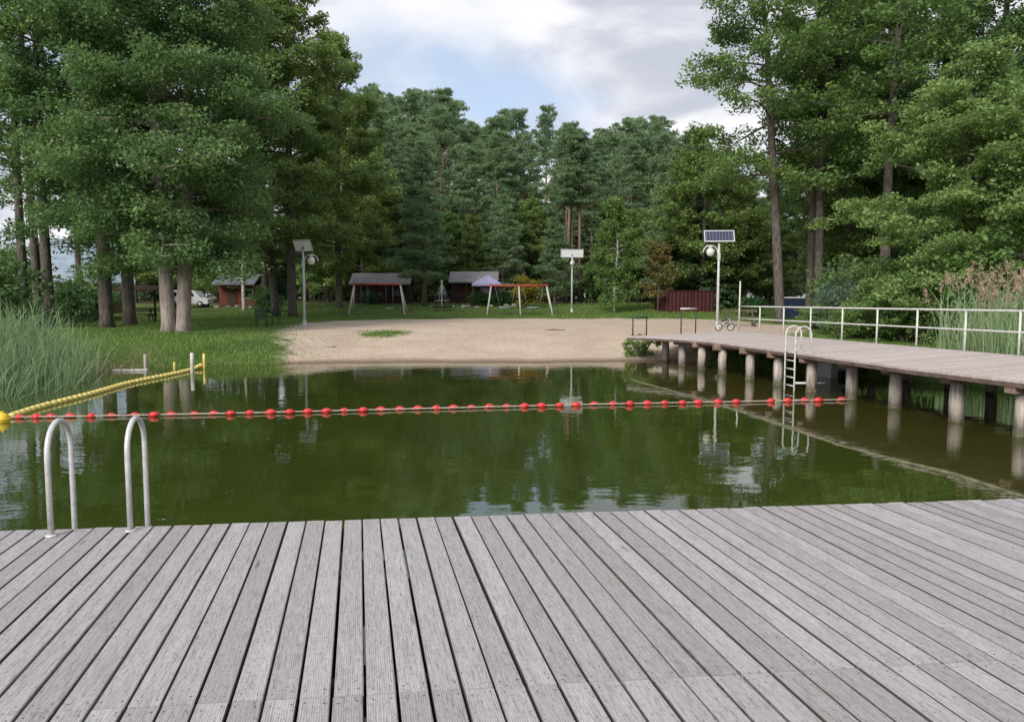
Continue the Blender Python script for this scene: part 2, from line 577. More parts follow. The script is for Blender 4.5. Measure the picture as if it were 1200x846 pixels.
def sdf(X, Y, poly):
    X = np.asarray(X, float); Y = np.asarray(Y, float)
    d = np.full(X.shape, 1e18)
    ins = np.zeros(X.shape, bool)
    n = len(poly)
    for i in range(n):
        ax, ay = poly[i]; bx, by = poly[(i + 1) % n]
        ex, ey = bx - ax, by - ay
        t = np.clip(((X - ax) * ex + (Y - ay) * ey) / (ex * ex + ey * ey), 0, 1)
        d = np.minimum(d, (X - ax - ex * t) ** 2 + (Y - ay - ey * t) ** 2)
        c = ((ay > Y) != (by > Y)) & (X < (bx - ax) * (Y - ay) / (by - ay + 1e-12) + ax)
        ins ^= c
    d = np.sqrt(d)
    return np.where(ins, -d, d)


def smooth01(x):
    x = np.clip(x, 0, 1)
    return x * x * (3 - 2 * x)


def height(X, Y):
    X = np.asarray(X, float); Y = np.asarray(Y, float)
    wob = .35 * np.sin(X * .9 + 1.3) * np.sin(Y * .8 + .4) + .18 * np.sin(X * 2.3) * np.cos(Y * 2.1 + 1)
    d = sdf(X, Y, POND) + wob * .5
    zt = np.interp(Y, [-60, 10, 20, 27, 34, 46, 52, 56, 66, 80, 120, 300], [.7, .6, .6, .66, .84, 1.03, 1.14, 1.3, 1.85, 2.1, 2.5, 3.0])
    beach = smooth01((X + 9) / 3) * smooth01((6.5 - X) / 3) * smooth01((Y - 22) / 2)
    L = 2.6 + 6.0 * beach
    x = np.clip(d / L, 0, 1)
    zo = zt * (1 - (1 - x) ** 1.7)
    zi = -1.3 * np.clip(-d / 3.5, 0, 1) ** .8
    z = np.where(d > 0, zo, zi)
    z = z + np.where(d > .5, .025 * np.sin(X * 1.1 + Y * .7) * np.sin(Y * 1.3 - X * .4), 0)
    return z


def hz(x, y):
    return float(height(np.array([x]), np.array([y]))[0])


def G(px, py, lo=6.0, hi=140.0):
    """first terrain point on the ray of a photo pixel"""
    r = ray(px, py)
    Ys = np.arange(lo, hi, .25)
    X = r[0] / r[1] * Ys
    Z = CAM_H + r[2] / r[1] * Ys
    below = np.where(Z <= np.maximum(height(X, Ys), 0))[0]
    i = below[0] if len(below) else len(Ys) - 1
    return np.array([X[i], Ys[i], hz(X[i], Ys[i])])


def GY(px, Y):
    x = (px - 600.0) / F * (Y * CP + (CAM_H - 1.3) * SP)
    return np.array([x, Y, hz(x, Y)])


SAND = np.array([(-7.3, 22.5), (-8.5, 27.5), (-9.9, 31), (-10.9, 35), (-11.5, 41), (-9.4, 44.2), (-4, 46), (6, 46.3), (12, 45), (13.5, 41), (14.5, 36),
                 (12.6, 31.5), (10.5, 29.2), (7, 26), (6, 22.5)])
gp = G(452, 391)


def sand_val(X, Y):
    d = -sdf(X, Y, SAND)
    e = np.sqrt(((X - gp[0]) / .95) ** 2 + ((Y - gp[1]) / 1.2) ** 2) - .85
    d = np.minimum(d, e * 1.1)
    return np.clip(d, -3, 3)


def ground_mat():
    m, t, b = new_mat('ground')
    at = nd(t, 'ShaderNodeAttribute', attribute_name='sand')
    tc = nd(t, 'ShaderNodeTexCoord')
    sp = nd(t, 'ShaderNodeSeparateXYZ')
    t.links.new(tc.outputs['Object'], sp.inputs[0])
    n0 = nd(t, 'ShaderNodeTexNoise', Scale=1.4, Detail=6.0, Roughness=.65)
    t.links.new(tc.outputs['Object'], n0.inputs['Vector'])
    ma = nd(t, 'ShaderNodeMath', operation='MULTIPLY_ADD')
    t.links.new(n0.outputs['Fac'], ma.inputs[0]); ma.inputs[1].default_value = 3.0
    t.links.new(at.outputs['Fac'], ma.inputs[2])
    mask = nd(t, 'ShaderNodeMapRange')
    mask.inputs['From Min'].default_value = 1.3
    mask.inputs['From Max'].default_value = 1.9
    t.links.new(ma.outputs[0], mask.inputs['Value'])
    n1 = nd(t, 'ShaderNodeTexNoise', Scale=.55, Detail=7.0, Roughness=.65)
    t.links.new(tc.outputs['Object'], n1.inputs['Vector'])
    sand = ramp(t, n1.outputs['Fac'], [(.3, (.43, .34, .262)), (.5, (.50, .405, .315)), (.7, (.56, .465, .37))])
    n2 = nd(t, 'ShaderNodeTexNoise', Scale=9.0, Detail=4.0, Roughness=.7)
    t.links.new(tc.outputs['Object'], n2.inputs['Vector'])
    s2 = ramp(t, n2.outputs['Fac'], [(.3, (.72, .70, .68)), (.5, (1, 1, 1)), (.75, (1.1, 1.1, 1.1))])
    sm = nd(t, 'ShaderNodeMix', data_type='RGBA', blend_type='MULTIPLY')
    sm.inputs[0].default_value = .8
    t.links.new(sand.outputs[0], sm.inputs[6]); t.links.new(s2.outputs[0], sm.inputs[7])
    # damp sand by the water line
    wet = nd(t, 'ShaderNodeMapRange')
    wet.inputs['From Min'].default_value = -.01
    wet.inputs['From Max'].default_value = .07
    wz = nd(t, 'ShaderNodeMath', operation='MULTIPLY_ADD')
    t.links.new(n2.outputs['Fac'], wz.inputs[0]); wz.inputs[1].default_value = -.07
    t.links.new(sp.outputs['Z'], wz.inputs[2])
    t.links.new(wz.outputs[0], wet.inputs['Value'])
    wm = nd(t, 'ShaderNodeMix', data_type='RGBA')
    t.links.new(wet.outputs[0], wm.inputs[0])
    wm.inputs[6].default_value = (.19, .14, .10, 1)
    t.links.new(sm.outputs[2], wm.inputs[7])
    # lawn
    n3 = nd(t, 'ShaderNodeTexNoise', Scale=.35, Detail=8.0, Roughness=.7)
    t.links.new(tc.outputs['Object'], n3.inputs['Vector'])
    gr = ramp(t, n3.outputs['Fac'], [(.32, (.055, .10, .022)), (.47, (.09, .15, .034)), (.6, (.125, .165, .05)), (.72, (.18, .16, .085))])
    n4 = nd(t, 'ShaderNodeTexNoise', Scale=14.0, Detail=3.0)
    t.links.new(tc.outputs['Object'], n4.inputs['Vector'])
    g2 = ramp(t, n4.outputs['Fac'], [(.3, (.55, .55, .55)), (.7, (1.2, 1.2, 1.2))])
    gm = nd(t, 'ShaderNodeMix', data_type='RGBA', blend_type='MULTIPLY')
    gm.inputs[0].default_value = .8
    t.links.new(gr.outputs[0], gm.inputs[6]); t.links.new(g2.outputs[0], gm.inputs[7])
    # forest floor litter beyond the lawn
    fy = nd(t, 'ShaderNodeMapRange')
    fy.inputs['From Min'].default_value = 63
    fy.inputs['From Max'].default_value = 69
    t.links.new(sp.outputs['Y'], fy.inputs['Value'])
    fm = nd(t, 'ShaderNodeMix', data_type='RGBA')
    t.links.new(fy.outputs[0], fm.inputs[0])
    t.links.new(gm.outputs[2], fm.inputs[6])
    fm.inputs[7].default_value = (.055, .045, .025, 1)
    mx = nd(t, 'ShaderNodeMix', data_type='RGBA')
    t.links.new(mask.outputs[0], mx.inputs[0])
    t.links.new(fm.outputs[2], mx.inputs[6])
    t.links.new(wm.outputs[2], mx.inputs[7])
    t.links.new(mx.outputs[2], b.inputs['Base Color'])
    b.inputs['Roughness'].default_value = .95
    b.inputs['Specular IOR Level'].default_value = .15
    n5 = nd(t, 'ShaderNodeTexNoise', Scale=3.2, Detail=5.0, Roughness=.7)
    t.links.new(tc.outputs['Object'], n5.inputs['Vector'])
    hsum = nd(t, 'ShaderNodeMath', operation='MULTIPLY_ADD')
    t.links.new(n5.outputs['Fac'], hsum.inputs[0]); hsum.inputs[1].default_value = 2.2
    t.links.new(n2.outputs['Fac'], hsum.inputs[2])
    bp = nd(t, 'ShaderNodeBump', Strength=.8, Distance=.07)
    t.links.new(hsum.outputs[0], bp.inputs['Height'])
    t.links.new(bp.outputs[0], b.inputs['Normal'])
    return m


M['ground'] = ground_mat()


def axis(lo, a, b, hi, step, g=1.25):
    mid = list(np.arange(a, b + 1e-6, step))
    r, s = [], step
    x = b
    while x < hi:
        s *= g; x += s; r.append(min(x, hi))
    l, s = [], step
    x = a
    while x > lo:
        s *= g; x -= s; l.append(max(x, lo))
    return np.array(l[::-1] + mid + r)


def grid_mesh(name, xs, ys, keep, mat, zfun, attrs):
    XX, YY = np.meshgrid(xs, ys)
    ZZ = zfun(XX, YY)
    ny, nx = XX.shape
    idx = np.arange(nx * ny).reshape(ny, nx)
    q = np.stack([idx[:-1, :-1], idx[:-1, 1:], idx[1:, 1:], idx[1:, :-1]], -1).reshape(-1, 4)
    cx = (XX[:-1, :-1] + XX[1:, 1:]).ravel() / 2
    cy = (YY[:-1, :-1] + YY[1:, 1:]).ravel() / 2
    q = q[keep(cx, cy)]
    used, inv = np.unique(q, return_inverse=True)
    q = inv.reshape(-1, 4)
    V = np.stack([XX.ravel(), YY.ravel(), ZZ.ravel()], -1)[used]
    me = bpy.data.meshes.new(name)
    me.vertices.add(len(V)); me.vertices.foreach_set('co', V.astype(np.float32).ravel())
    me.loops.add(q.size); me.loops.foreach_set('vertex_index', q.astype(np.int32).ravel())
    me.polygons.add(len(q)); me.polygons.foreach_set('loop_start', np.arange(0, q.size, 4, dtype=np.int32))
    me.update(calc_edges=True)
    me.polygons.foreach_set('use_smooth', np.ones(len(q), bool))
    me.materials.append(mat)
    for an, fn in attrs.items():
        a = me.attributes.new(an, 'FLOAT', 'POINT')
        a.data.foreach_set('value', fn(V[:, 0], V[:, 1]).astype(np.float32))
    return link(name, me)


xs = axis(-900, -24, 26, 900, .4)
ys = axis(-600, 4, 66, 1200, .4)
tag(grid_mesh('ground', xs, ys, lambda x, y: sand_val(x, y) < .9, M['ground'], height, {'sand': sand_val}), kind='structure')
tag(grid_mesh('beach', xs, ys, lambda x, y: sand_val(x, y) >= .9, M['ground'], height, {'sand': sand_val}), kind='structure')

BOOM = [on_z(*p, 0) for p in ((738, 443), (746, 447), (800, 461), (867, 482), (930, 503), (992, 524), (1060, 541), (1117, 555), (1196, 580))]
BOOM.append(BOOM[-1] + (BOOM[-1] - BOOM[-2]) * 2.2)


def brown_val(X, Y):
    bx = np.array([p[0] for p in BOOM])[::-1]
    by = np.array([p[1] for p in BOOM])[::-1]
    side = np.clip((X - np.interp(Y, by, bx) + .15) / .5, 0, 1)
    d = -sdf(X, Y, POND)
    shal = np.clip(1 - d / 2.6, 0, 1) * .8
    return np.maximum(side * .6, shal)


def water_mat():
    m, t, b = new_mat('pond_water')
    tc = nd(t, 'ShaderNodeTexCoord')
    at = nd(t, 'ShaderNodeAttribute', attribute_name='brown')
    n0 = nd(t, 'ShaderNodeTexNoise', Scale=.5, Detail=4.0)
    t.links.new(tc.outputs['Object'], n0.inputs['Vector'])
    g = ramp(t, n0.outputs['Fac'], [(.3, (.026, .038, .006)), (.7, (.037, .053, .009))])
    mx = nd(t, 'ShaderNodeMix', data_type='RGBA')
    t.links.new(at.outputs['Fac'], mx.inputs[0])
    t.links.new(g.outputs[0], mx.inputs[6])
    mx.inputs[7].default_value = (.050, .041, .011, 1)
    t.links.new(mx.outputs[2], b.inputs['Base Color'])
    b.inputs['Roughness'].default_value = .0
    b.inputs['IOR'].default_value = 1.58
    b.inputs['Specular IOR Level'].default_value = .5
    mp = nd(t, 'ShaderNodeMapping')
    mp.inputs['Scale'].default_value = (.75, 1.25, 1)
    t.links.new(tc.outputs['Object'], mp.inputs[0])
    n1 = nd(t, 'ShaderNodeTexNoise', Scale=1.6, Detail=2.0, Roughness=.45)
    n2 = nd(t, 'ShaderNodeTexNoise', Scale=6.5, Detail=2.0, Roughness=.5)
    n3 = nd(t, 'ShaderNodeTexNoise', Scale=.22, Detail=2.0)
    for n in (n1, n2, n3):
        t.links.new(mp.outputs[0], n.inputs['Vector'])
    gust = nd(t, 'ShaderNodeMapRange')
    gust.inputs['From Min'].default_value = .38
    gust.inputs['From Max'].default_value = .62
    gust.inputs['To Min'].default_value = .12
    gust.inputs['To Max'].default_value = .45
    t.links.new(n3.outputs['Fac'], gust.inputs['Value'])
    m2 = nd(t, 'ShaderNodeMath', operation='MULTIPLY')
    t.links.new(n2.outputs['Fac'], m2.inputs[0]); t.links.new(gust.outputs[0], m2.inputs[1])
    a = nd(t, 'ShaderNodeMath', operation='ADD')
    t.links.new(n1.outputs['Fac'], a.inputs[0]); t.links.new(m2.outputs[0], a.inputs[1])
    bp = nd(t, 'ShaderNodeBump', Strength=.30, Distance=.012)
    t.links.new(a.outputs[0], bp.inputs['Height'])
    t.links.new(bp.outputs[0], b.inputs['Normal'])
    return m


M['water'] = water_mat()
tag(grid_mesh('water', np.arange(-20, 16.01, .5), np.arange(-18, 28.01, .5), lambda x, y: sdf(x, y, POND) < 1.6, M['water'],
              lambda X, Y: X * 0.0, {'brown': brown_val}), kind='structure')

# ------------------------------------------------------------------ plank decks
DECK_Z = .42
BR_Z = .92


def add_board(store, p0, p1, half, z_top, th, rid, along0, cut0=None, cut1=None):
    """one chamfered plank from p0 to p1 (2-D); store = (verts, faces, bco)"""
    V, Fc, B = store
    p0 = np.array(p0[:2], float); p1 = np.array(p1[:2], float)
    d = p1 - p0
    L = np.linalg.norm(d)
    d /= L
    n = np.array([d[1], -d[0]])
    ch = .004
    prof = [(-half, z_top - th), (-half, z_top - ch), (-half + ch, z_top), (half - ch, z_top), (half, z_top - ch), (half, z_top - th)]
    b = len(V)
    for end, P, t in ((0, p0, 0.0), (1, p1, L)):
        for s, z in prof:
            sk = (cut0 if end == 0 else cut1) or 0.0
            q = P + n * s + d * (sk * s)
            V.append((q[0], q[1], z))
            B.append((s, along0 + t, rid))
    k = 6
    for i in range(k):
        j = (i + 1) % k
        Fc.append((b + i, b + j, b + k + j, b + k + i))
    Fc.append(tuple(b + i for i in range(k - 1, -1, -1)))
    Fc.append(tuple(b + k + i for i in range(k)))


def board_object(name, store, mat, parent):
    me = bpy.data.meshes.new(name)
    me.from_pydata(store[0], [], store[1])
    me.materials.append(mat)
    a = me.attributes.new('bco', 'FLOAT_VECTOR', 'POINT')
    a.data.foreach_set('vector', np.array(store[2], dtype=np.float32).ravel())
    me.update()
    return link(name, me, parent)


def isect(p, d, a, b):
    """parameter t where p+d*t meets line a-b (2-D)"""
    e = b - a
    den = d[0] * e[1] - d[1] * e[0]
    w = a - p
    return (w[0] * e[1] - w[1] * e[0]) / den


random.seed(3)
rng = np.random.default_rng(5)
bd = ray(420, 352)[:2]
bd /= np.linalg.norm(bd)
bn = np.array([bd[1], -bd[0]])
E0, E1 = on_z(0, 622, DECK_Z)[:2], on_z(1200, 584, DECK_Z)[:2]
J0, J1 = on_z(215, 825, DECK_Z)[:2], on_z(1200, 771, DECK_Z)[:2]
deck = thing('wooden_deck', 'wide weathered grey plank deck in front of the pond', 'deck', (0, 0, 0))
st = ([], [], [])
skew = -float(np.dot(E1 - E0, bd) / np.dot(E1 - E0, bn)) * -1
for i in range(-54, 66):
    s = (i + .5) * .1437
    p = bn * s
    te = isect(p, bd, E0, E1) + random.uniform(-.012, .012)
    tj = isect(p, bd, J0, J1)
    half = .0670 + random.uniform(-.0032, .0018)
    off = random.uniform(-.0018, .0018)
    q = bn * (s + off)
    r1, r2 = random.random(), random.random()
    zz = DECK_Z + random.uniform(-.002, .002)
    wob = bn * random.uniform(-.003, .003)
    add_board(st, q + bd * (tj + .004), q + wob + bd * te, half, zz, .05, r1, random.uniform(0, 9), skew, skew)
    zz = DECK_Z + random.uniform(-.002, .002)
    off2 = random.uniform(-.002, .002)
    add_board(st, bn * (s + off2) + bd * (tj - 5.2), bn * (s + off2) + bd * (tj - .004), half, zz, .05, r2, random.uniform(0, 9), 0, skew)
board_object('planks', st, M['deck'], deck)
scr = MB()
for i in range(-40, 52):
    s = (i + .5) * .1437
    te = isect(bn * s, bd, E0, E1)
    tj = isect(bn * s, bd, J0, J1)
    for t in (te - .09, te - 1.2, tj + .05, tj - .05):
        for o in (-.042, .042):
            c = bn * (s + o + random.uniform(-.006, .006)) + bd * (t + random.uniform(-.012, .012))
            z = DECK_Z + .0022
            scr.add([(c[0] + .0042 * math.cos(k * 1.0472), c[1] + .0042 * math.sin(k * 1.0472), z) for k in range(6)], [(0, 1, 2, 3, 4, 5)])
scr.build('screws', M['dark_iron'], deck)['kind'] = 'stuff'
mb = MB()
ed = (E1 - E0) / np.linalg.norm(E1 - E0)
en = np.array([-ed[1], ed[0]])
ang_e = math.atan2(ed[1], ed[0])
for back in (.09, 1.2, 2.45, 3.6, 4.9):
    c = E0 + ed * 4.3 - en * back
    mb.box((c[0], c[1], DECK_Z - .05 - .085), (17.2, .08, .16), ang_e)
mb.build('joists', M['beam'], deck)
for k, s in enumerate((-4.0, -1.2, 1.6, 4.4, 7.2, 10.0)):
    c = E0 + ed * (s + 4) - en * .45
    MB().tube([(c[0], c[1], -1.3), (c[0], c[1], DECK_Z - .2)], .11, 12).build('piling', M['log_wet'], deck, True)

# ------------------------------------------------------------------ footbridge
PILES = [(5.45, 26.3), (5.68, 24.7), (5.97, 23.3), (6.24, 21.9), (6.57, 20.4), (6.85, 19.0), (7.1, 17.5), (7.5, 16.3), (7.75, 14.9), (7.98, 13.2),
         (8.13, 11.7), (8.3, 10.2), (8.5, 8.6)]
bridge = thing('footbridge', 'long timber jetty bridge on log piles along the right bank', 'bridge', (0, 0, 0))
RB0, RB1 = on_z(866.5, 388.5, BR_Z), on_z(1200, 417, BR_Z)
rdir = (RB1 - RB0)[:2]
rdir /= np.linalg.norm(rdir)
# front and back edge sampled by Y
front = [on_z(px, py, BR_Z)[:2] for px, py in ((735, 394), (787, 396.3), (830, 399.8), (873, 405.3), (917, 411), (960, 416.8), (1000, 422.2), (1060, 430.3),
                                                (1123, 437.5), (1200, 446.5))]
front += [front[-1] + np.array((.06, -1.0)) * k for k in (1, 2, 3, 4)]
front_Y = np.array([p[1] for p in front])[::-1]
front_X = np.array([p[0] for p in front])[::-1]
back0 = RB0[:2] - rdir * .15


def back_pt(k):
    return back0 + rdir * k


Lb = 22.0
st = ([], [], [])
nb = 150
# planks laid across, spread like a fan between the two edges
fc = np.array(front)
seg = np.r_[0, np.cumsum(np.linalg.norm(np.diff(fc, axis=0), axis=1))]
tot = seg[-1]
ksp = np.linspace(0, 1, nb + 1)
lenb = 20.6
for i in range(nb):
    def fpt(u):
        return np.array([np.interp(u * tot, seg, fc[:, 0]), np.interp(u * tot, seg, fc[:, 1])])
    a0, a1 = fpt(ksp[i]), fpt(ksp[i + 1])
    c0, c1 = back_pt(ksp[i] * lenb), back_pt(ksp[i + 1] * lenb)
    g = .035
    A0, A1 = a0 + (a1 - a0) * g, a1 + (a0 - a1) * g
    C0, C1 = c0 + (c1 - c0) * g, c1 + (c0 - c1) * g
    z = BR_Z + random.uniform(-.002, .002)
    rid = random.random()
    b = len(st[0])
    w = np.linalg.norm(A1 - A0)
    for zz in (z, z - .045):
        for P, s, t in ((A0, -w / 2, 0), (A1, w / 2, 0), (C1, w / 2, 4.), (C0, -w / 2, 4.)):
            st[0].append((P[0], P[1], zz)); st[2].append((s, t + i * 3.1, rid))
    st[1].extend([(b, b + 1, b + 2, b + 3), (b + 7, b + 6, b + 5, b + 4)] +
                 [(b + k, b + 4 + k, b + 4 + (k + 1) % 4, b + (k + 1) % 4) for k in range(4)])
board_object('planks', st, M['bridge_deck'], bridge)
# edge boards following the front edge
fascia = MB()
for k in range(len(front) - 1):
    a, b = front[k], front[k + 1]
    c = (a + b) / 2
    L = np.linalg.norm(b - a)
    an = math.atan2(b[1] - a[1], b[0] - a[0])
    nrm = np.array([math.sin(an), -math.cos(an)])
    fascia.box((c[0] - nrm[0] * .012, c[1] - nrm[1] * .012, BR_Z - .047 - .035), (L + .01, .05, .07), an)
fascia.build('edge_beam', M['beam'], bridge)
string = MB()
c = (back_pt(0.2) + back_pt(lenb)) / 2
string.box((c[0] + .12, c[1], BR_Z - .13), (lenb - .4, .1, .16), math.atan2(rdir[1], rdir[0]))
string.build('rear_beam', M['beam'], bridge)
for k, (x, y) in enumerate(PILES):
    # perpendicular to the rail, find back pile
    bp = back_pt(np.clip(np.dot(np.array((x, y)) - back0, rdir), .3, lenb - .2)) + np.array((-.35, 0))
    a = np.array((x, y))
    d = bp - a
    L = np.linalg.norm(d)
    an = math.atan2(d[1], d[0])
    c = a + d * .5 - d / L * .12
    MB().box((c[0] - d[0] / L * .0, c[1] - d[1] / L * .0, BR_Z - .048 - .09), (L + .34, .2, .18), an, .008).build('cap_beam', M['cap_beam'], bridge)
    for q, (P, rr) in enumerate(((a, .125), (bp, .12))):
        gz = max(hz(P[0], P[1]), -1.3)
        top = BR_Z - .048 - .185
        l1, l2 = random.uniform(-.02, .02), random.uniform(-.02, .02)
        z0 = .07 + random.uniform(-.03, .05)
        n = 14
        wood = MB().tube([(P[0] + l1 * .4, P[1], max(z0, gz - .1)), (P[0] + l1, P[1] + l2, (top + z0) / 2), (P[0], P[1], top)], [rr * 1.02, rr, rr * .97], n)
        po = wood.build('piling', M['log'], bridge, True)
        if gz < z0:
            MB().tube([(P[0] + l1 * .4, P[1], gz - .2), (P[0] + l1 * .4, P[1], z0 - .001)], rr * 1.03, n).build('waterline_band', M['log_wet'], po, True)
# railing
rail_px = [891, 919, 950.7, 988, 1029, 1076, 1133, 1197]


def rail_pt(px):
    d = ray(px, 352)[:2]
    p = np.zeros(2)
    t = isect(p, d, back0, back0 + rdir)
    return d * t


rp = [rail_pt(x) for x in rail_px]
gap = rp[-1] - rp[-2]
rp += [rp[-1] + gap * k for k in (1, 2, 3)]
RH = 1.0
r0 = back0 + rdir * .1
railing = MB()
rail_o = None
pts_top = [(p[0], p[1], BR_Z + RH) for p in [r0] + rp]
pts_mid = [(p[0], p[1], BR_Z + RH * .52) for p in [r0] + rp]
railing.tube(pts_top, .027, 10)
railing.tube(pts_mid, .023, 10)
rail_o = railing.build('railing', M['white_paint'], bridge, True)
for p in rp:
    MB().tube([(p[0], p[1], BR_Z - .1), (p[0], p[1], BR_Z + RH)], .026, 10).build('post', M['white_paint'], rail_o, True)
MB().tube([(r0[0], r0[1], BR_Z - .1), (r0[0] + .01, r0[1], BR_Z + 2.0)], [.035, .028], 10).build('tall_post', M['post_pale'], rail_o, True)

# hooped handrails at the landward end
for px0, px1, pyt, pyb, mt, lab in ((741.5, 757.5, 372, 393.2, 'dark_iron', 'thin dark handrail hoop at the left landward tip of the jetty'),
                                    (798, 815, 362, 391, 'dark_iron', 'taller handrail hoop with pale crossbar near the jetty landing')):
    a = on_z(px0, pyb, BR_Z); b = on_z(px1, pyb - .5, BR_Z)
    h = (pyb - pyt) * a[1] / F
    t = thing('handrail_hoop', lab, 'handrail', tuple(a))
    dv = b - a
    MB().tube([(0, 0, -.05), (0, 0, h - .02)], .024, 8).build('post', M[mt], t, True)
    MB().tube([(dv[0], dv[1], -.05), (dv[0], dv[1], h - .02)], .024, 8).build('post', M[mt], t, True)
    MB().tube([(-.03, 0, h), (dv[0] + .03, dv[1], h)], .03, 8).build('crossbar', M['white_paint'] if pyt < 365 else M['green_paint'], t, True)


# ------------------------------------------------------------------ ladders
def hoop_path(h, depth, low, r=None):
    """side view in (along, z): foot on the deck, arch, down into the water"""
    r = depth / 2
    pts = [(0, -.02), (0, h - r)]
    for k in range(1, 12):
        a = math.pi - math.pi * k / 12
        pts.append((r + r * math.cos(a), h - r + r * math.sin(a)))
    pts += [(depth, h - r), (depth, -.3), (depth, low)]
    return pts


def ladder(name, label, base, dirv, sidev, h, depth, low, width, rad, rung_zs, mat, foot=True):
    t = thing(name, label, 'ladder', tuple(base))
    for s in (0, 1):
        o = np.array(sidev) * width * s
        pts = [(o[0] + dirv[0] * u, o[1] + dirv[1] * u, z) for u, z in hoop_path(h, depth, low)]
        rl = MB().tube(pts, rad, 12).build('handrail', M[mat], t, True)
        if foot:
            MB().lathe([(rad * 2.0, 0), (rad * 2.0, .008), (rad * 1.1, .014)], (o[0], o[1], 0), n=16).build('foot_flange', M[mat], rl, True)
    for z in rung_zs:
        a = (dirv[0] * depth, dirv[1] * depth, z)
        b = (dirv[0] * depth + sidev[0] * width, dirv[1] * depth + sidev[1] * width, z)
        MB().tube([a, b], rad * .8, 8).build('rung', M[mat], t, True)
    return t


b0 = on_z(60, 628, DECK_Z)
b1 = on_z(153, 622, DECK_Z)
sv = (b1 - b0)[:2]
wd = np.linalg.norm(sv)
ladder('bathing_ladder', 'grey steel bathing ladder with two arched handrails on the near deck edge', b0, bd, sv / wd, .825, .46, -1.2, wd, .0205,
       [-.35, -.62, -.89, -1.1], 'steel')
# ladder on the footbridge
la = np.array([np.interp(18.05, front_Y, front_X), 18.05]); lb = np.array([np.interp(17.5, front_Y, front_X), 17.5])
sdv = (lb - la) / np.linalg.norm(lb - la)
inw = np.array([-sdv[1], sdv[0]])
if inw[0] < 0:
    inw = -inw
base = np.array([la[0] + inw[0] * .34, la[1] + inw[1] * .34, BR_Z])
ld = ladder('bathing_ladder', 'pale steel ladder with paired hoops climbing the side of the jetty', base, -inw, sdv, .62, .40, -2.0,
            .46, .02, [.0 - .2 * k for k in range(10)], 'white_paint')
MB().tube([(-inw[0] * .4 + sdv[0] * .5, -inw[1] * .4 + sdv[1] * .5, -.72), (sdv[0] * .6 + inw[0] * .3, sdv[1] * .6 + inw[1] * .3, -.72)], .028, 8).build('brace', M['white_paint'], ld, True)

# ------------------------------------------------------------------ floats on the water
fl_px = [23, 42.5, 60, 82, 107, 131, 158, 180, 201, 228, 250, 270, 293] + [300 + v / 2.609 for v in
         (44, 103, 158, 215, 270, 327, 382, 440, 495, 552, 603, 659, 713, 766, 820, 873, 928, 978, 1033, 1091, 1143)] + \
        [700 + v / 4.615 for v in (270, 365, 460, 545, 652, 750, 938, 1030, 1120, 1195)] + [986]
fl_px = sorted(set(round(v, 1) for v in fl_px))
lx = [0, 100, 300, 500, 700, 860, 1000]
ly = [489, 487.5, 483.5, 478.5, 473.5, 470.5, 468]


def line_pt(px, z=0.0):
    return on_z(px, float(np.interp(px, lx, ly)), z)


red = thing('float_line', 'red plastic float line stretched straight across the pond', 'float line', tuple(line_pt(500)))
o0 = line_pt(500)
rp_ = [line_pt(v, .032) - np.array([o0[0], o0[1], 0]) for v in np.linspace(-30, 1000, 60)]
MB().tube(rp_, .014, 6).build('rope', M['rope'], red, True)
lv = line_pt(1000) - line_pt(0)
lv /= np.linalg.norm(lv)
prof = [(.014, -.105), (.030, -.10), (.033, -.082), (.050, -.062), (.064, -.03), (.068, 0), (.064, .03), (.050, .062), (.033, .082), (.030, .10), (.014, .105)]
fme = MB().lathe(prof, n=14, axis=tuple(lv)).mesh('float', M['red_float'], True)
random.seed(9)
for v in fl_px:
    p = line_pt(v, .028 + random.uniform(-.012, .012)) - np.array([o0[0], o0[1], 0])
    f = link('float', fme, red)
    f.location = p
    f.rotation_euler = (random.uniform(-.1, .1), random.uniform(-.12, .12), random.uniform(-.15, .15))
    f.scale = (random.uniform(.8, .98),) * 3

ya, yb = on_z(12, 490, 0), on_z(239, 431.5, 0)
yel = thing('float_line', 'thick yellow beaded float line running to the grassy bank', 'float line', tuple(ya))
yme_p = [(.03, -.10), (.042, -.095), (.064, -.055), (.069, 0), (.064, .055), (.042, .095), (.03, .10)]
yv = yb - ya
n = 48
ymesh = MB().lathe([(r, z * .97) for r, z in yme_p], axis=tuple(yv / np.linalg.norm(yv)), n=12).mesh('float', M['yellow_float'], True)
ypts = []
perp = np.array([-yv[1], yv[0], 0]) / np.linalg.norm(yv)
for k in range(n):
    u = (k + .5) / n
    p = yv * u + perp * (.28 * math.sin(u * 3.1) + .05 * math.sin(u * 14)) + np.array([0, 0, .03 + .1 * max(0, u - .93) / .07 * .8])
    ypts.append(p)
    f = link('float', ymesh, yel)
    f.location = p
    f.rotation_euler = (random.uniform(-.15, .15), random.uniform(-.1, .1), random.uniform(-.12, .12))
MB().tube([ypts[0] - yv * .02] + ypts + [ypts[-1] + yv * .012 + np.array([0, 0, .03])], .03, 6).build('rope', M['rope'], yel, True)
by = on_z(3, 494, 0)
buoy = thing('marker_buoy', 'round yellow marker buoy floating at the meeting of both float lines', 'buoy', tuple(by), 0, None, .72)
MB().lathe([(.02, -.16)] + [(.165 * math.cos(a), .165 * math.sin(a)) for a in np.linspace(-1.3, 1.3, 15)] + [(.03, .165)], (0, 0, .06), n=22).build('ball', M['yellow_buoy'], buoy, True)
MB().lathe([(.167, -.014), (.174, -.008), (.174, .008), (.167, .014)], (0, 0, .07), n=22).build('seam_band', M['yellow_buoy'], buoy, True)
MB().lathe([(.035, .0), (.035, .03), (.02, .04)], (0, 0, .222), n=10).build('eyelet', M['yellow_buoy'], buoy, True)

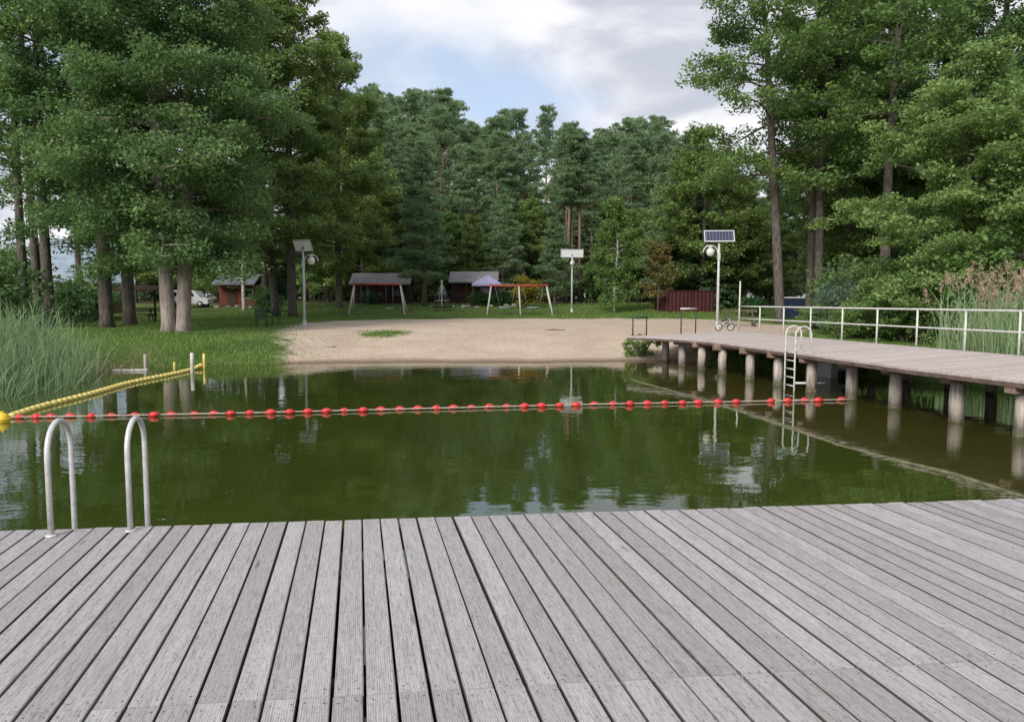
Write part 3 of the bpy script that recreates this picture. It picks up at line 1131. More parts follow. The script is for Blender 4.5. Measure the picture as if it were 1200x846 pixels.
bm = MB()
bp_ = [(p[0], p[1], -.058 + .008 * math.sin(i * 2.1)) for i, p in enumerate(BOOM)]
bm.tube(bp_, .075, 12)
tag(bm.build('floating_boom', M['boom'], None, True), 'weedy pale boom just awash beside the jetty', 'boom')

for px, py, h, r, mt, lab in ((239, 432, .48, .045, 'yellow_float', 'thin yellowish stake holding the end of the yellow float line'),
                              (225, 436, .58, .06, 'post_pale', 'pale grey stake in the water beside the yellow stake'),
                              (170, 433, .48, .05, 'log', 'weathered stub post at the end of the floating plank'),
                              (204, 432, .2, .04, 'yellow_float', 'very short yellowish peg between the grey stake and the plank')):
    p = on_z(px, py, 0)
    t = MB().tube([(0, 0, -.8), (.01, .01, h * .6), (0.015, 0, h)], [r, r * .95, r * .85], 10).build('mooring_stake', M[mt], None, True)
    t.location = p
    tag(t, lab, 'stake', 'stakes at the grassy bank')
p = on_z(153, 435, 0)
pl = MB().box((0, 0, .03), (1.0, .2, .06), .15, .01).build('floating_plank', M['post_pale'])
pl.location = p
tag(pl, 'pale plank floating against the reed bank', 'plank')
p = on_z(140, 432, 0)
pl = MB().box((0, 0, .06), (.55, .3, .1), -.3, .02).build('drifting_log', M['drift'])
pl.location = p
tag(pl, 'short dark log lying in the shallows by the floating plank', 'log')

# ------------------------------------------------------------------ vegetation
def rodr(v, ax, a):
    ax = ax / (np.linalg.norm(ax) + 1e-9)
    return v * math.cos(a) + np.cross(ax, v) * math.sin(a) + ax * np.dot(ax, v) * (1 - math.cos(a))


def leaf_quads(C, U, Vv, L, Wd):
    """rhombic leaves; C centres, U long axis, Vv short axis"""
    U = U * L[:, None]
    Vv = Vv * Wd[:, None]
    return np.stack([C - U, C - Vv + U * .15, C + U, C + Vv + U * .15], 1)


def rand_frames(R, n, up=0.6, out=None):
    N = R.normal(size=(n, 3))
    N[:, 2] = np.abs(N[:, 2]) * (1 + up * 2)
    if out is not None:
        N = N + out
    N /= np.linalg.norm(N, axis=1)[:, None] + 1e-9
    A = R.normal(size=(n, 3))
    U = A - N * np.sum(A * N, 1)[:, None]
    U /= np.linalg.norm(U, axis=1)[:, None] + 1e-9
    return U, np.cross(N, U)


def clumps_to_leaves(R, C, rad, per, flat, L, Wd, droop=0.0):
    """C (k,3) clump centres -> leaves and tints"""
    k = len(C)
    n = per
    idx = np.repeat(np.arange(k), n)
    P = R.normal(size=(k * n, 3))
    P /= np.linalg.norm(P, axis=1)[:, None]
    P *= (R.random((k * n, 1)) ** .45)
    rr = rad[idx] if hasattr(rad, '__len__') else rad
    off = P * np.c_[rr, rr, rr * flat] if hasattr(rr, '__len__') else P * np.array([rad, rad, rad * flat])
    hor = np.sum(off[:, :2] ** 2, 1)
    off[:, 2] -= droop * hor
    pos = C[idx] + off
    U, Vv = rand_frames(R, k * n, .7)
    s = R.uniform(.5, 1.4, k * n)
    tint = np.clip(R.normal(.5, .14, k)[idx] + R.normal(0, .13, k * n), 0, 1)
    return leaf_quads(pos, U, Vv, L * s, Wd * s), tint


def make_tree(name, seed, H, base, R_, tr, nl, leafmat, bark, per=46, crad=(.45, .8), L=.115, Wd=.07, flat=.5, droop=.12, elev=(8, 62),
              lean=(0, 0), prof_pow=(.45, .6), sub=1.7, twin=None, wig=.25, gap=0.0, trunk_top=.97):
    R = np.random.default_rng(seed)
    mb = MB()
    C = []
    rads = []
    stems = [(0, 0, 0, 0, 1.0)] if twin is None else twin
    for (ox, oy, lx_, ly_, hs) in stems:
        Hs = H * hs
        m = 12
        zz = np.linspace(0, Hs * trunk_top, m)
        ph = R.uniform(0, 6.3, 4)
        tx = ox + lean[0] * zz + lx_ * zz + wig * np.sin(zz / Hs * 5 + ph[0]) * zz / Hs + wig * .4 * np.sin(zz / Hs * 11 + ph[1]) * zz / Hs
        ty = oy + lean[1] * zz + ly_ * zz + wig * np.sin(zz / Hs * 5 + ph[2]) * zz / Hs
        tp = np.c_[tx, ty, zz]
        tr_ = tr * (1 - zz / Hs) ** .8 + .02
        tr_[0] *= 1.35
        tp2 = np.insert(tp, 1, tp[0] + (tp[1] - tp[0]) * .25, 0)
        tr2 = np.insert(tr_, 1, tr * 1.02)
        tp2[0][2] -= .3
        mb.tube(tp2, tr2, 11)
        az = R.uniform(0, 6.3)
        for i in range(nl):
            t = (i + R.uniform(.2, .8)) / nl
            h = base + (Hs * trunk_top - base) * t
            az += 2.4 + R.uniform(-.5, .5)
            if R.random() < gap:
                continue
            pr = ((t + .12) ** prof_pow[0]) * ((1.04 - t) ** prof_pow[1]) * 1.45
            ln = R_ * pr * R.uniform(.72, 1.12)
            if ln < .3:
                continue
            el = math.radians(elev[0] + (elev[1] - elev[0]) * t ** 1.3 + R.uniform(-18, 20))
            st_ = np.array([np.interp(h, zz, tx), np.interp(h, zz, ty), h])
            d = np.array([math.cos(az) * math.cos(el), math.sin(az) * math.cos(el), math.sin(el)])
            k = 6
            s = np.linspace(0, 1, k)
            path = st_ + d * (s * ln)[:, None]
            path[:, 2] -= droop * ln * s ** 2.2 * 1.6
            side = np.array([-d[1], d[0], 0])
            path += side * (np.sin(s * 3 + R.uniform(0, 6)) * .06 * ln * s)[:, None]
            r0_ = max(.018, min(.42 * tr * (1 - h / Hs) ** .6, .032 * ln))
            mb.tube(path, r0_ * (1 - s * .85), 6, False)
            ns = max(3, int(ln * sub))
            for q in range(ns):
                u = .16 + .84 * (q + R.random()) / ns
                sp = np.array([np.interp(u, s, path[:, j]) for j in range(3)])
                sl = ln * (.48 - .25 * u) * R.uniform(.7, 1.25) + .15
                sg = 1 if (q % 2 == 0) else -1
                sd = d * .65 + side * sg * R.uniform(.5, 1.0) + np.array([0, 0, R.uniform(-.1, .35)])
                sd /= np.linalg.norm(sd)
                ep = sp + sd * sl
                ep[2] -= droop * sl * 1.2
                mb.tube([sp, (sp + ep) / 2 + np.array([0, 0, .04 * sl]), ep], [r0_ * .4 * (1 - u * .5), r0_ * .25, .006], 4, False)
                nc = max(1, int(sl / .75 + R.random()))
                for c in range(nc):
                    w = 1 - c / max(nc, 1) * .8
                    C.append(sp + (ep - sp) * w + R.normal(0, .12, 3))
                    rads.append(R.uniform(*crad))
            C.append(path[-1]); rads.append(R.uniform(*crad))
    C = np.array(C); rads = np.array(rads)
    Q, tint = clumps_to_leaves(R, C, rads, per, flat, L, Wd, droop)
    return mb.mesh(name + '_trunk', bark, True), quad_mesh(name + '_crown', Q, leafmat, 'tint', tint)


def make_pine(name, seed, H, cb, Rm, tr, leafmat=None, per=36, whorl=.62, miss=.22, top_round=.5, low=False, dense=1.0):
    R = np.random.default_rng(seed)
    mb = MB()
    m = 10
    zz = np.linspace(0, H * .98, m)
    ph = R.uniform(0, 6, 4)
    tx = .22 * np.sin(zz / H * 4 + ph[0]) * zz / H + R.uniform(-.02, .02) * zz
    ty = .22 * np.sin(zz / H * 4 + ph[1]) * zz / H
    rr = tr * (1 - zz / H) ** .75 + .025
    rr[0] *= 1.25
    P = np.c_[tx, ty, zz]
    P[0][2] = -.3
    mb.tube(P, rr, 9)
    C, rads = [], []
    z = cb
    while z < H * .99:
        t = (z - cb) / (H - cb)
        nb_ = R.integers(3, 6)
        a0 = R.uniform(0, 6.3)
        for b in range(nb_):
            if R.random() < miss:
                continue
            az = a0 + b * 6.283 / nb_ + R.uniform(-.4, .4)
            prof = (min(1, (t + .25) / .45)) * (1 - t) ** top_round if not low else (1 - t) ** .75
            ln = Rm * max(prof, .12) * R.uniform(.6, 1.2)
            el = math.radians(R.uniform(-8, 22) + 38 * t)
            d = np.array([math.cos(az) * math.cos(el), math.sin(az) * math.cos(el), math.sin(el)])
            st_ = np.array([np.interp(z, zz, tx), np.interp(z, zz, ty), z])
            s = np.linspace(0, 1, 5)
            path = st_ + d * (s * ln)[:, None]
            path[:, 2] += (s ** 2) * .12 * ln
            mb.tube(path, max(.014, .03 * ln ** .5) * (1 - s * .75), 5, False)
            side = np.array([-d[1], d[0], 0])
            C.append(path[-1]); rads.append(R.uniform(.38, .62))
            for q in range(int(ln * 2.6 * dense) + 1):
                u = R.uniform(.3, 1)
                sp = st_ + d * u * ln + np.array([0, 0, u * u * .12 * ln])
                e = sp + side * R.uniform(-.45, .45) * ln * (1.15 - u * .5) + np.array([0, 0, R.uniform(0, .3)])
                C.append(e); rads.append(R.uniform(.4, .72))
        z += whorl * R.uniform(.7, 1.3) * (1 - .35 * t)
    for k in range(6):
        h = R.uniform(cb * .55, cb)
        az = R.uniform(0, 6.3)
        x, y = np.interp(h, zz, tx), np.interp(h, zz, ty)
        l = R.uniform(.5, 1.6)
        mb.tube([(x, y, h), (x + math.cos(az) * l, y + math.sin(az) * l, h + R.uniform(-.3, .2))], [.025, .008], 4, False)
    C = np.array(C); rads = np.array(rads)
    k = len(C)
    idx = np.repeat(np.arange(k), per)
    D = R.normal(size=(k * per, 3))
    D[:, 2] = D[:, 2] * .55 + .35
    D /= np.linalg.norm(D, axis=1)[:, None]
    rad = rads[idx] * R.uniform(.35, 1.0, k * per)
    flat = np.c_[rad, rad, rad * .5]
    pos = C[idx] + D * flat
    A = R.normal(size=(k * per, 3))
    Vv = np.cross(D, A)
    Vv /= np.linalg.norm(Vv, axis=1)[:, None] + 1e-9
    s = R.uniform(.8, 1.3, k * per)
    Q = leaf_quads(pos, D, Vv, .15 * s, .042 * s)
    tint = np.clip(R.normal(.5, .15, k)[idx] + R.normal(0, .12, k * per), 0, 1)
    return mb.mesh(name + '_trunk', M['pine_bark'], True), quad_mesh(name + '_crown', Q, leafmat or M['pine_needle'], 'tint', tint)


def make_spruce(name, seed, H, cb, Rm, tr, leafmat):
    R = np.random.default_rng(seed)
    mb = MB()
    mb.tube([(0, 0, -.3), (0, 0, H * .5), (0, 0, H)], [tr * 1.2, tr * .6, .015], 8)
    Cn, Dn = [], []
    z = cb
    while z < H * .985:
        t = (z - cb) / (H - cb)
        n = R.integers(5, 8)
        a0 = R.uniform(0, 6)
        for b in range(n):
            az = a0 + b * 6.283 / n + R.uniform(-.3, .3)
            ln = Rm * (1 - t) ** .85 * R.uniform(.7, 1.15) + .1
            el = math.radians(-14 + 45 * t + R.uniform(-8, 8))
            d = np.array([math.cos(az) * math.cos(el), math.sin(az) * math.cos(el), math.sin(el)])
            side = np.array([-d[1], d[0], 0])
            mb.tube([(0, 0, z), d * ln * .5 + np.array([0, 0, z - .03 * ln]), d * ln + np.array([0, 0, z])], [.02, .014, .005], 4, False)
            for q in range(int(ln * 16) + 4):
                u = R.uniform(.12, 1) ** .8
                w = R.normal(0, .16) * ln * (1.1 - u * .6)
                p = np.array([0, 0, z]) + d * ln * u + side * w + np.array([0, 0, -.22 * abs(w) - R.uniform(0, .12)])
                Cn.append(p)
                dd = d * .8 + side * np.sign(w) * .8 + np.array([0, 0, -.25])
                Dn.append(dd / np.linalg.norm(dd))
        z += R.uniform(.28, .45)
    Cn = np.array(Cn); Dn = np.array(Dn)
    per = 5
    idx = np.repeat(np.arange(len(Cn)), per)
    n = len(idx)
    D = Dn[idx] + R.normal(0, .35, (n, 3))
    D /= np.linalg.norm(D, axis=1)[:, None]
    pos = Cn[idx] + R.normal(0, .09, (n, 3))
    Vv = np.cross(D, R.normal(0, .4, (n, 3)) + np.array([0, 0, 1]))
    Vv /= np.linalg.norm(Vv, axis=1)[:, None] + 1e-9
    s = R.uniform(.7, 1.3, n)
    Q = leaf_quads(pos, D, Vv, .17 * s, .055 * s)
    tint = np.clip(R.normal(.5, .16, len(Cn))[idx] + R.normal(0, .1, n), 0, 1)
    return mb.mesh(name + '_trunk', M['bark'], True), quad_mesh(name + '_crown', Q, leafmat, 'tint', tint)


def make_bush(name, seed, R_, H, nc, leafmat, per=40, L=.085, Wd=.055, stems=7, crad=(.3, .55)):
    R = np.random.default_rng(seed)
    mb = MB()
    for k in range(stems):
        az, sp = R.uniform(0, 6.3), R.uniform(.2, .75)
        e = np.array([math.cos(az) * R_ * sp, math.sin(az) * R_ * sp, H * R.uniform(.55, .85)])
        mb.tube([(e[0] * .08, e[1] * .08, -.2), e * np.array([.45, .45, .5]), e], [.045, .03, .01], 6, False)
    P = R.normal(size=(nc, 3))
    P /= np.linalg.norm(P, axis=1)[:, None]
    P *= R.random((nc, 1)) ** .4
    lob = 1 + .22 * np.sin(np.arctan2(P[:, 1], P[:, 0]) * 3 + R.uniform(0, 6)) + R.normal(0, .07, nc)
    C = np.c_[P[:, 0] * R_ * lob, P[:, 1] * R_ * lob, H * .5 + P[:, 2] * H * .5 * lob]
    C[:, 2] = np.maximum(C[:, 2], .12)
    rads = R.uniform(crad[0], crad[1], nc) * min(1, R_ / 1.2 + .2)
    Q, tint = clumps_to_leaves(R, C, rads, per, .6, L, Wd, .1)
    return mb.mesh(name + '_stems', M['bark'], True), quad_mesh(name + '_leaves', Q, leafmat, 'tint', tint)


def plant(kind, name, label, cat, loc, rz=0.0, scale=1.0, group=None, parts=('trunk', 'crown')):
    t = thing(name, label, cat, (loc[0], loc[1], loc[2] - .02), rz, group, scale)
    link(parts[0], kind[0], t)
    link(parts[1], kind[1], t)
    return t


LF, DL, LL = M['alder_leaf'], M['deep_leaf'], M['light_leaf']
K = {}
K['big'] = make_tree('big_alder', 11, 19.5, 2.8, 5.2, .30, 58, DL, M['pale_bark'], per=165, twin=[(-.27, 0, -.035, 0, 1), (.27, .15, .05, .03, .93)],
                     elev=(0, 60), crad=(.55, .9), flat=.68, droop=.12, sub=1.7, L=.076, Wd=.048)
K['alder1'] = make_tree('alder_one', 21, 23, 3.4, 5.0, .31, 62, DL, M['bark'], per=122, elev=(0, 62), flat=.72, droop=.1, sub=1.7, gap=.24, L=.088, Wd=.056)
K['alder2'] = make_tree('alder_two', 22, 23, 3.8, 4.8, .30, 60, LF, M['bark'], per=122, elev=(0, 60), flat=.72, droop=.1, sub=1.7, gap=.04, lean=(.01, 0), L=.088, Wd=.056)
K['thin1'] = make_tree('thin_alder_one', 31, 24, 7.6, 5.0, .26, 56, LF, M['bark'], per=108, elev=(0, 52), flat=.72, droop=.1, sub=1.6, gap=.2, lean=(-.085, 0), L=.088, Wd=.056)
K['thin2'] = make_tree('thin_alder_two', 32, 24, 7.4, 3.7, .24, 50, LF, M['bark'], per=100, elev=(-5, 52), flat=.72, droop=.1, sub=1.6, gap=.15, L=.088, Wd=.056)
K['sparse'] = make_tree('sparse_alder', 33, 22, 6.0, 3.3, .2, 42, DL, M['bark'], per=42, elev=(-5, 50), flat=.4, droop=.12, sub=1.5, gap=.25, L=.095, Wd=.06)
K['full'] = make_tree('full_tree', 34, 15, 1.4, 4.4, .24, 54, LF, M['bark'], per=70, elev=(0, 60), flat=.72, droop=.1, sub=1.7, L=.12, Wd=.078)
K['alder3'] = make_tree('alder_three', 25, 22, 3.6, 4.9, .29, 60, M['fresh_leaf'], M['bark'], per=122, elev=(0, 60), flat=.72, droop=.1, sub=1.7, gap=.1, L=.105, Wd=.068)
K['full2'] = make_tree('full_tree_two', 36, 14, 1.6, 4.6, .22, 52, M['fresh_leaf'], M['bark'], per=72, elev=(0, 60), flat=.72, droop=.1, sub=1.7, L=.12, Wd=.078)
K['maple'] = make_tree('light_tree', 41, 9.6, .7, 4.6, .2, 46, LL, M['bark'], per=190, L=.066, Wd=.042, elev=(2, 66), crad=(.4, .75), flat=.45, droop=.12, sub=2.0, prof_pow=(.3, .55))
K['birch'] = make_tree('birch', 51, 8.6, 1.2, 2.1, .10, 40, M['birch_leaf'], M['birch_bark'], per=120, L=.085, Wd=.055, crad=(.3, .5), flat=1.15, droop=.3, elev=(5, 60),
                       sub=2.2, prof_pow=(.35, .8))
K['birch2'] = make_tree('birch_two', 53, 13, 4.6, 2.0, .13, 36, M['birch_leaf'], M['birch_bark'], per=70, L=.085, Wd=.055, crad=(.3, .5), flat=1.1, droop=.25, elev=(5, 60), sub=2.0)
K['autumn'] = make_tree('autumn_tree', 52, 4.2, .6, 1.4, .07, 26, M['autumn_leaf'], M['bark'], per=40, L=.08, Wd=.05, crad=(.28, .45), flat=.7, elev=(20, 70), sub=2.4)
for i, (H, cb, Rm) in enumerate(((20, 6.8, 3.7), (21, 8.5, 3.4), (19, 5.5, 3.8), (20.5, 12, 3.0), (18.5, 5, 3.6))):
    K['pine%d' % i] = make_pine('pine_%d' % i, 60 + i, H, cb, Rm, .22, miss=.24, whorl=.85, top_round=.36, per=46)
K['lowpine0'] = make_pine('low_pine_0', 70, 13.5, 2.2, 2.9, .2, low=True, whorl=.6, miss=.12)
K['lowpine1'] = make_pine('low_pine_1', 71, 11, 1.2, 3.2, .17, low=True, whorl=.55, miss=.12)
for i, (H, Rm) in enumerate(((10, 2.2), (8, 2.0), (13, 2.5))):
    K['spruce%d' % i] = make_spruce('spruce_%d' % i, 80 + i, H, .5, Rm, .13, M['spruce_needle'])
K['bush0'] = make_bush('bush_0', 90, 1.6, 2.6, 110, DL)
K['bush1'] = make_bush('bush_1', 91, 2.2, 3.6, 170, LF)
K['bush2'] = make_bush('bush_2', 92, 1.5, 2.0, 100, M['hedge_leaf'])
K['willow'] = make_bush('willow', 93, 1.5, 3.4, 120, M['willow_leaf'], L=.10, Wd=.028, per=52)
K['yellow'] = make_bush('yellow_bush', 94, .95, 2.2, 70, M['yellow_leaf'], L=.07, Wd=.05)
K['lightbush'] = make_bush('light_bush', 95, 1.5, 2.2, 110, LL)
K['weed'] = make_bush('weed', 96, .55, .62, 34, LL, per=26, L=.06, Wd=.028, stems=9, crad=(.16, .26))

# --- left shore trees: (kind, px, depth, scale, rz, name, label)
LEFT = [
    ('big', 205, 32.5, 1.0, 0.0, 'alder_tree', 'broad low crowned tree with a pale twin trunk in front of the red cabin'),
    ('alder1', 125, 35.5, .98, 1.0, 'alder_tree', 'dark tree with straight grey trunk standing left of the covered picnic table'),
    ('alder2', 152, 38.5, 1.0, 2.4, 'alder_tree', 'tree whose grey brown trunk stands right in front of the picnic table'),
    ('alder3', 343, 49, 1.0, 4.0, 'alder_tree', 'tall tree with thick grey trunk just behind the lamp post on the left'),
    ('thin1', 324, 50.5, .98, .25, 'alder_tree', 'slanting tree leaning left beside the thick trunk behind the left lamp post'),
    ('sparse', 30, 36, 1.0, 0.3, 'alder_tree', 'slender dark trunked tree, leftmost of the thin trio behind the left reeds'),
    ('sparse', 45, 38.5, 1.05, 2.0, 'alder_tree', 'slender dark tree, middle of the thin trio behind the left reeds'),
    ('thin2', 58, 35, .95, 4.4, 'alder_tree', 'slender tree with lit grey trunk, rightmost of the trio behind the left reeds'),
    ('sparse', -25, 41, 1.0, 5.0, 'alder_tree', 'thin dark tree half cut by the left edge of the view'),
    ('sparse', 95, 50, 1.0, 1.2, 'alder_tree', 'thin dark tree rising behind the pale blue roof'),
    ('alder1', 311, 56, .9, 2.9, 'alder_tree', 'dark trunked leafy tree left of the slanting tree by the lamp post'),
    ('alder3', 398, 60, .95, 1.7, 'alder_tree', 'leafy tree closing the left end of the pine wood behind the lamp post'),
    ('full2', 426, 72, 1.1, .7, 'leafy_tree', 'bright green tree just left of the first pines behind the left swing'),
    ('birch2', 286, 58, 1.0, 2.0, 'birch_tree', 'white trunked birch beside the red cabin'),
]
for kd, px, Y, sc, rz, nm, lab in LEFT:
    plant(K[kd], nm, lab, 'tree', GY(px, Y), rz, sc, 'trees on the left shore')
# --- right shore trees
RIGHT = [
    ('thin1', 915, 40, .97, 0.0, 'alder_tree', 'tall tree leaning left with a bare brown trunk beside the blue bin'),
    ('thin2', 948, 44, .95, 1.3, 'alder_tree', 'dark slim trunk, left of a close pair behind the jetty railing'),
    ('thin2', 958, 42, 1.0, 3.0, 'alder_tree', 'grey slim trunk, right of a close pair behind the jetty railing'),
    ('alder3', 990, 47, .95, 5.2, 'alder_tree', 'dense tree with a short stretch of grey trunk above the willow bush'),
    ('thin2', 1035, 37, 1.02, 2.2, 'alder_tree', 'tall tree with a long straight bare trunk left of the light green maple'),
    ('alder1', 1092, 44, 1.0, 3.7, 'alder_tree', 'dark dense tree behind the light green maple'),
    ('alder1', 1165, 39, 1.0, .9, 'alder_tree', 'dark dense tree at the upper right corner behind the maple'),
    ('alder2', 1240, 36, 1.0, 1.9, 'alder_tree', 'dense tree cut by the right edge of the view'),
    ('full', 1010, 58, 1.15, 2.9, 'leafy_tree', 'full crowned tree filling the gap behind the pair of slim trunks'),
    ('full2', 868, 62, .68, 1.1, 'leafy_tree', 'round crowned green tree behind the solar panel lamp near the jetty'),
    ('full2', 822, 61, 1.0, 3.9, 'leafy_tree', 'bright leafy tree left of the solar panel lamp, over the maroon enclosure'),
    ('alder1', 900, 66, .55, 4.1, 'alder_tree', 'dark tree behind the leaning bare trunk on the right'),
    ('maple', 1128, 28.5, 1.0, .4, 'maple_tree', 'light green maple hanging over the bushes above the right railing'),
    ('maple', 1225, 25, .85, 2.6, 'maple_tree', 'light green maple half cut off behind the pink plumed reeds'),
]
for kd, px, Y, sc, rz, nm, lab in RIGHT:
    plant(K[kd], nm, lab, 'tree', GY(px, Y), rz, sc, 'trees on the right shore')

# --- special trees at the wood edge
for kd, px, Y, sc, rz, nm, lab, cat in [
    ('lowpine0', 497, 63, 1.0, .5, 'pine_tree', 'bushy pine with branches almost to the ground between the two dark sheds', 'tree'),
    ('lowpine1', 650, 65.5, .68, 1.5, 'pine_tree', 'bushy low pine behind the yellow bush and right swing', 'tree'),
    ('lowpine1', 590, 70, .8, 3.5, 'pine_tree', 'bushy low pine rising behind the right shed and hedge', 'tree'),
    ('lowpine0', 775, 68, .85, 3.1, 'pine_tree', 'bushy pine behind the birch and the maroon enclosure', 'tree'),
    ('birch', 720, 57, 1.0, .5, 'birch_tree', 'light green birch standing alone right of the middle lamp post', 'tree'),
    ('autumn', 771, 57, 1.2, .9, 'small_tree', 'small rusty brown tree left of the maroon enclosure', 'tree'),
    ('spruce0', 818, 62, .95, 0, 'spruce_tree', 'dark spruce right behind the maroon enclosure', 'tree'),
    ('spruce1', 845, 60, .95, 2, 'spruce_tree', 'dark spruce behind the solar panel lamp post near the jetty', 'tree'),
    ('spruce0', 790, 66, 1.0, 1, 'spruce_tree', 'dark spruce behind the rusty brown tree', 'tree'),
    ('yellow', 616, 60.5, 1.22, 0, 'yellow_bush', 'round yellow green bush behind the right swing', 'bush'),
    ('willow', 984, 31, .75, 1, 'willow_bush', 'grey green willow bush behind the jetty railing', 'bush'),
    ('weed', 745, 25.2, (1.35, 1.0, 1.25), 0, 'weed_clump', 'leafy green weeds at the landward tip of the jetty', 'weeds'),
]:
    pr = ('trunk', 'crown') if 'tree' in nm else ('stems', 'leaves')
    L_ = GY(px, Y)
    if nm == 'weed_clump':
        L_ = G(752, 419)
    plant(K[kd], nm, lab, cat, L_, rz, sc, None, pr)
# three red trunks
for px, rz, lab in ((664, .2, 'left of three red trunked pines above the middle lamp post'), (671, 2.0, 'middle of three red trunked pines above the middle lamp post'),
                    (679, 4.1, 'right of three red trunked pines above the middle lamp post')):
    plant(K['pine3'], 'pine_tree', lab, 'tree', GY(px, 68.5 + rz * .2), rz, (.8, .8, .74), 'trees of the pine wood').rotation_euler = (0, .05, rz)

# --- the pine wood
R = np.random.default_rng(77)
SKY_X = [360, 430, 470, 500, 525, 545, 566, 600, 640, 662, 690, 730, 760, 785, 800, 850, 900]
SKY_Y = [105, 108, 110, 116, 106, 132, 154, 124, 127, 152, 156, 142, 131, 154, 162, 190, 205]
for Y, step, x0, x1, sparse in ((84, 38, 395, 850, .0), (98, 32, 380, 860, .03), (114, 28, 370, 860, .05), (130, 25, 360, 860, .05)):
    px = x0 + R.uniform(0, 10)
    while px < x1:
        if R.random() > (sparse if not (556 < px < 645 and Y > 90) else .38):
            k = 'pine%d' % R.integers(0, 5)
            top = np.interp(px, SKY_X, SKY_Y) + R.uniform(-3, 16) + (24 if Y < 90 else 0)
            yy = Y + R.uniform(-3, 3)
            loc = GY(px, yy)
            Hn = at_y(px, top, yy)[2] - loc[2]
            base_h = {'pine0': 20, 'pine1': 21, 'pine2': 19, 'pine3': 20.5, 'pine4': 18.5}[k]
            sc = Hn / base_h
            if Y < 90:
                lab = 'tall pine in the front row of the wood behind the sheds'
            else:
                lab = 'tall pine deep in the wood behind the front row'
            w_ = min(sc, 1.15)
            plant(K[k], 'pine_tree', lab, 'tree', loc, R.uniform(0, 6.3), (w_, w_, sc), 'front row pines' if Y < 90 else 'pines deep in the wood')
        px += step * R.uniform(.75, 1.25)
# understorey
for Y, step, x0, x1 in ((75, 30, 385, 900), (86, 26, 375, 910), (100, 26, 370, 930), (136, 20, 340, 940)):
    px = x0
    while px < x1:
        k = ('full2', 'full', 'bush1', 'full2', 'lowpine1', 'bush0')[R.integers(0, 6)]
        sc = R.uniform(.85, 1.2) * (1.0 if Y < 80 else 1.3)
        if k.startswith('full'):
            sc *= .62
        is_b = k.startswith('bush')
        if is_b:
            sc *= 1.25
        nm = 'bush' if is_b else ('spruce_tree' if 'spruce' in k else 'pine_tree' if 'pine' in k else 'leafy_tree')
        lab = {'bush': 'dark bush in the undergrowth of the pine wood', 'spruce_tree': 'dark spruce growing under the pines of the wood', 'pine_tree': 'low bushy pine growing under the tall pines of the wood',
               'leafy_tree': 'small leafy tree growing under the pines of the wood'}[nm]
        plant(K[k], nm, lab, 'bush' if is_b else 'tree', GY(px, Y + R.uniform(-3, 3)), R.uniform(0, 6.3), sc,
              {'bush': 'bushes under the pines', 'spruce_tree': 'spruces under the pines', 'pine_tree': 'low pines under the tall pines', 'leafy_tree': 'leafy trees under the pines'}[nm],
              ('stems', 'leaves') if is_b else ('trunk', 'crown'))
        px += step * R.uniform(.7, 1.3)
# far hedge of brush that closes the wood
px = -260.0
while px < 1480:
    k = ('bush1', 'bush0')[R.integers(0, 2)]
    plant(K[k], 'bush', 'tall dark brush closing the view at the far end of the wood', 'bush', GY(px, 158 + R.uniform(-6, 6)), R.uniform(0, 6.3), R.uniform(2.3, 3.0),
          'brush at the far end of the wood', ('stems', 'leaves'))
    px += 30 * R.uniform(.7, 1.2)
# woods behind the left and right shores
for Y, step, x0, x1, kinds, side in ((70, 46, -120, 260, ('full2', 'sparse', 'spruce2', 'bush1'), 'left'), (80, 34, -160, 400, ('full', 'pine2', 'spruce2', 'full'), 'left'),
                                     (98, 38, -200, 390, ('full', 'full', 'spruce2'), 'left'),
                                     (52, 50, 1040, 1330, ('full', 'alder1', 'full'), 'right'), (66, 36, 960, 1380, ('full2', 'full', 'alder1'), 'right'),
                                     (85, 40, 930, 1420, ('full', 'spruce2', 'full'), 'right')):
    px = x0
    while px < x1:
        if px < 115 and R.random() < .75:
            px += step * R.uniform(.7, 1.3)
            continue
        k = kinds[R.integers(0, len(kinds))]
        is_b = k.startswith('bush')
        nm = 'bush' if is_b else ('spruce_tree' if 'spruce' in k else 'pine_tree' if 'pine' in k else 'alder_tree' if 'alder' in k or k == 'sparse' else 'leafy_tree')
        what = {'bush': 'bush', 'spruce_tree': 'dark spruce', 'pine_tree': 'pine', 'alder_tree': 'tall leafy tree', 'leafy_tree': 'round crowned tree'}[nm]
        where = 'in the wood beyond the %s' % ('red cabin and blue roofed house' if side == 'left' else 'right bank trees')
        plant(K[k], nm, what + ' ' + where, 'bush' if is_b else 'tree', GY(px, Y + R.uniform(-4, 4)), R.uniform(0, 6.3), R.uniform(.75, 1.0),
              what + ' group ' + where, ('stems', 'leaves') if is_b else ('trunk', 'crown'))
        px += step * R.uniform(.7, 1.3)

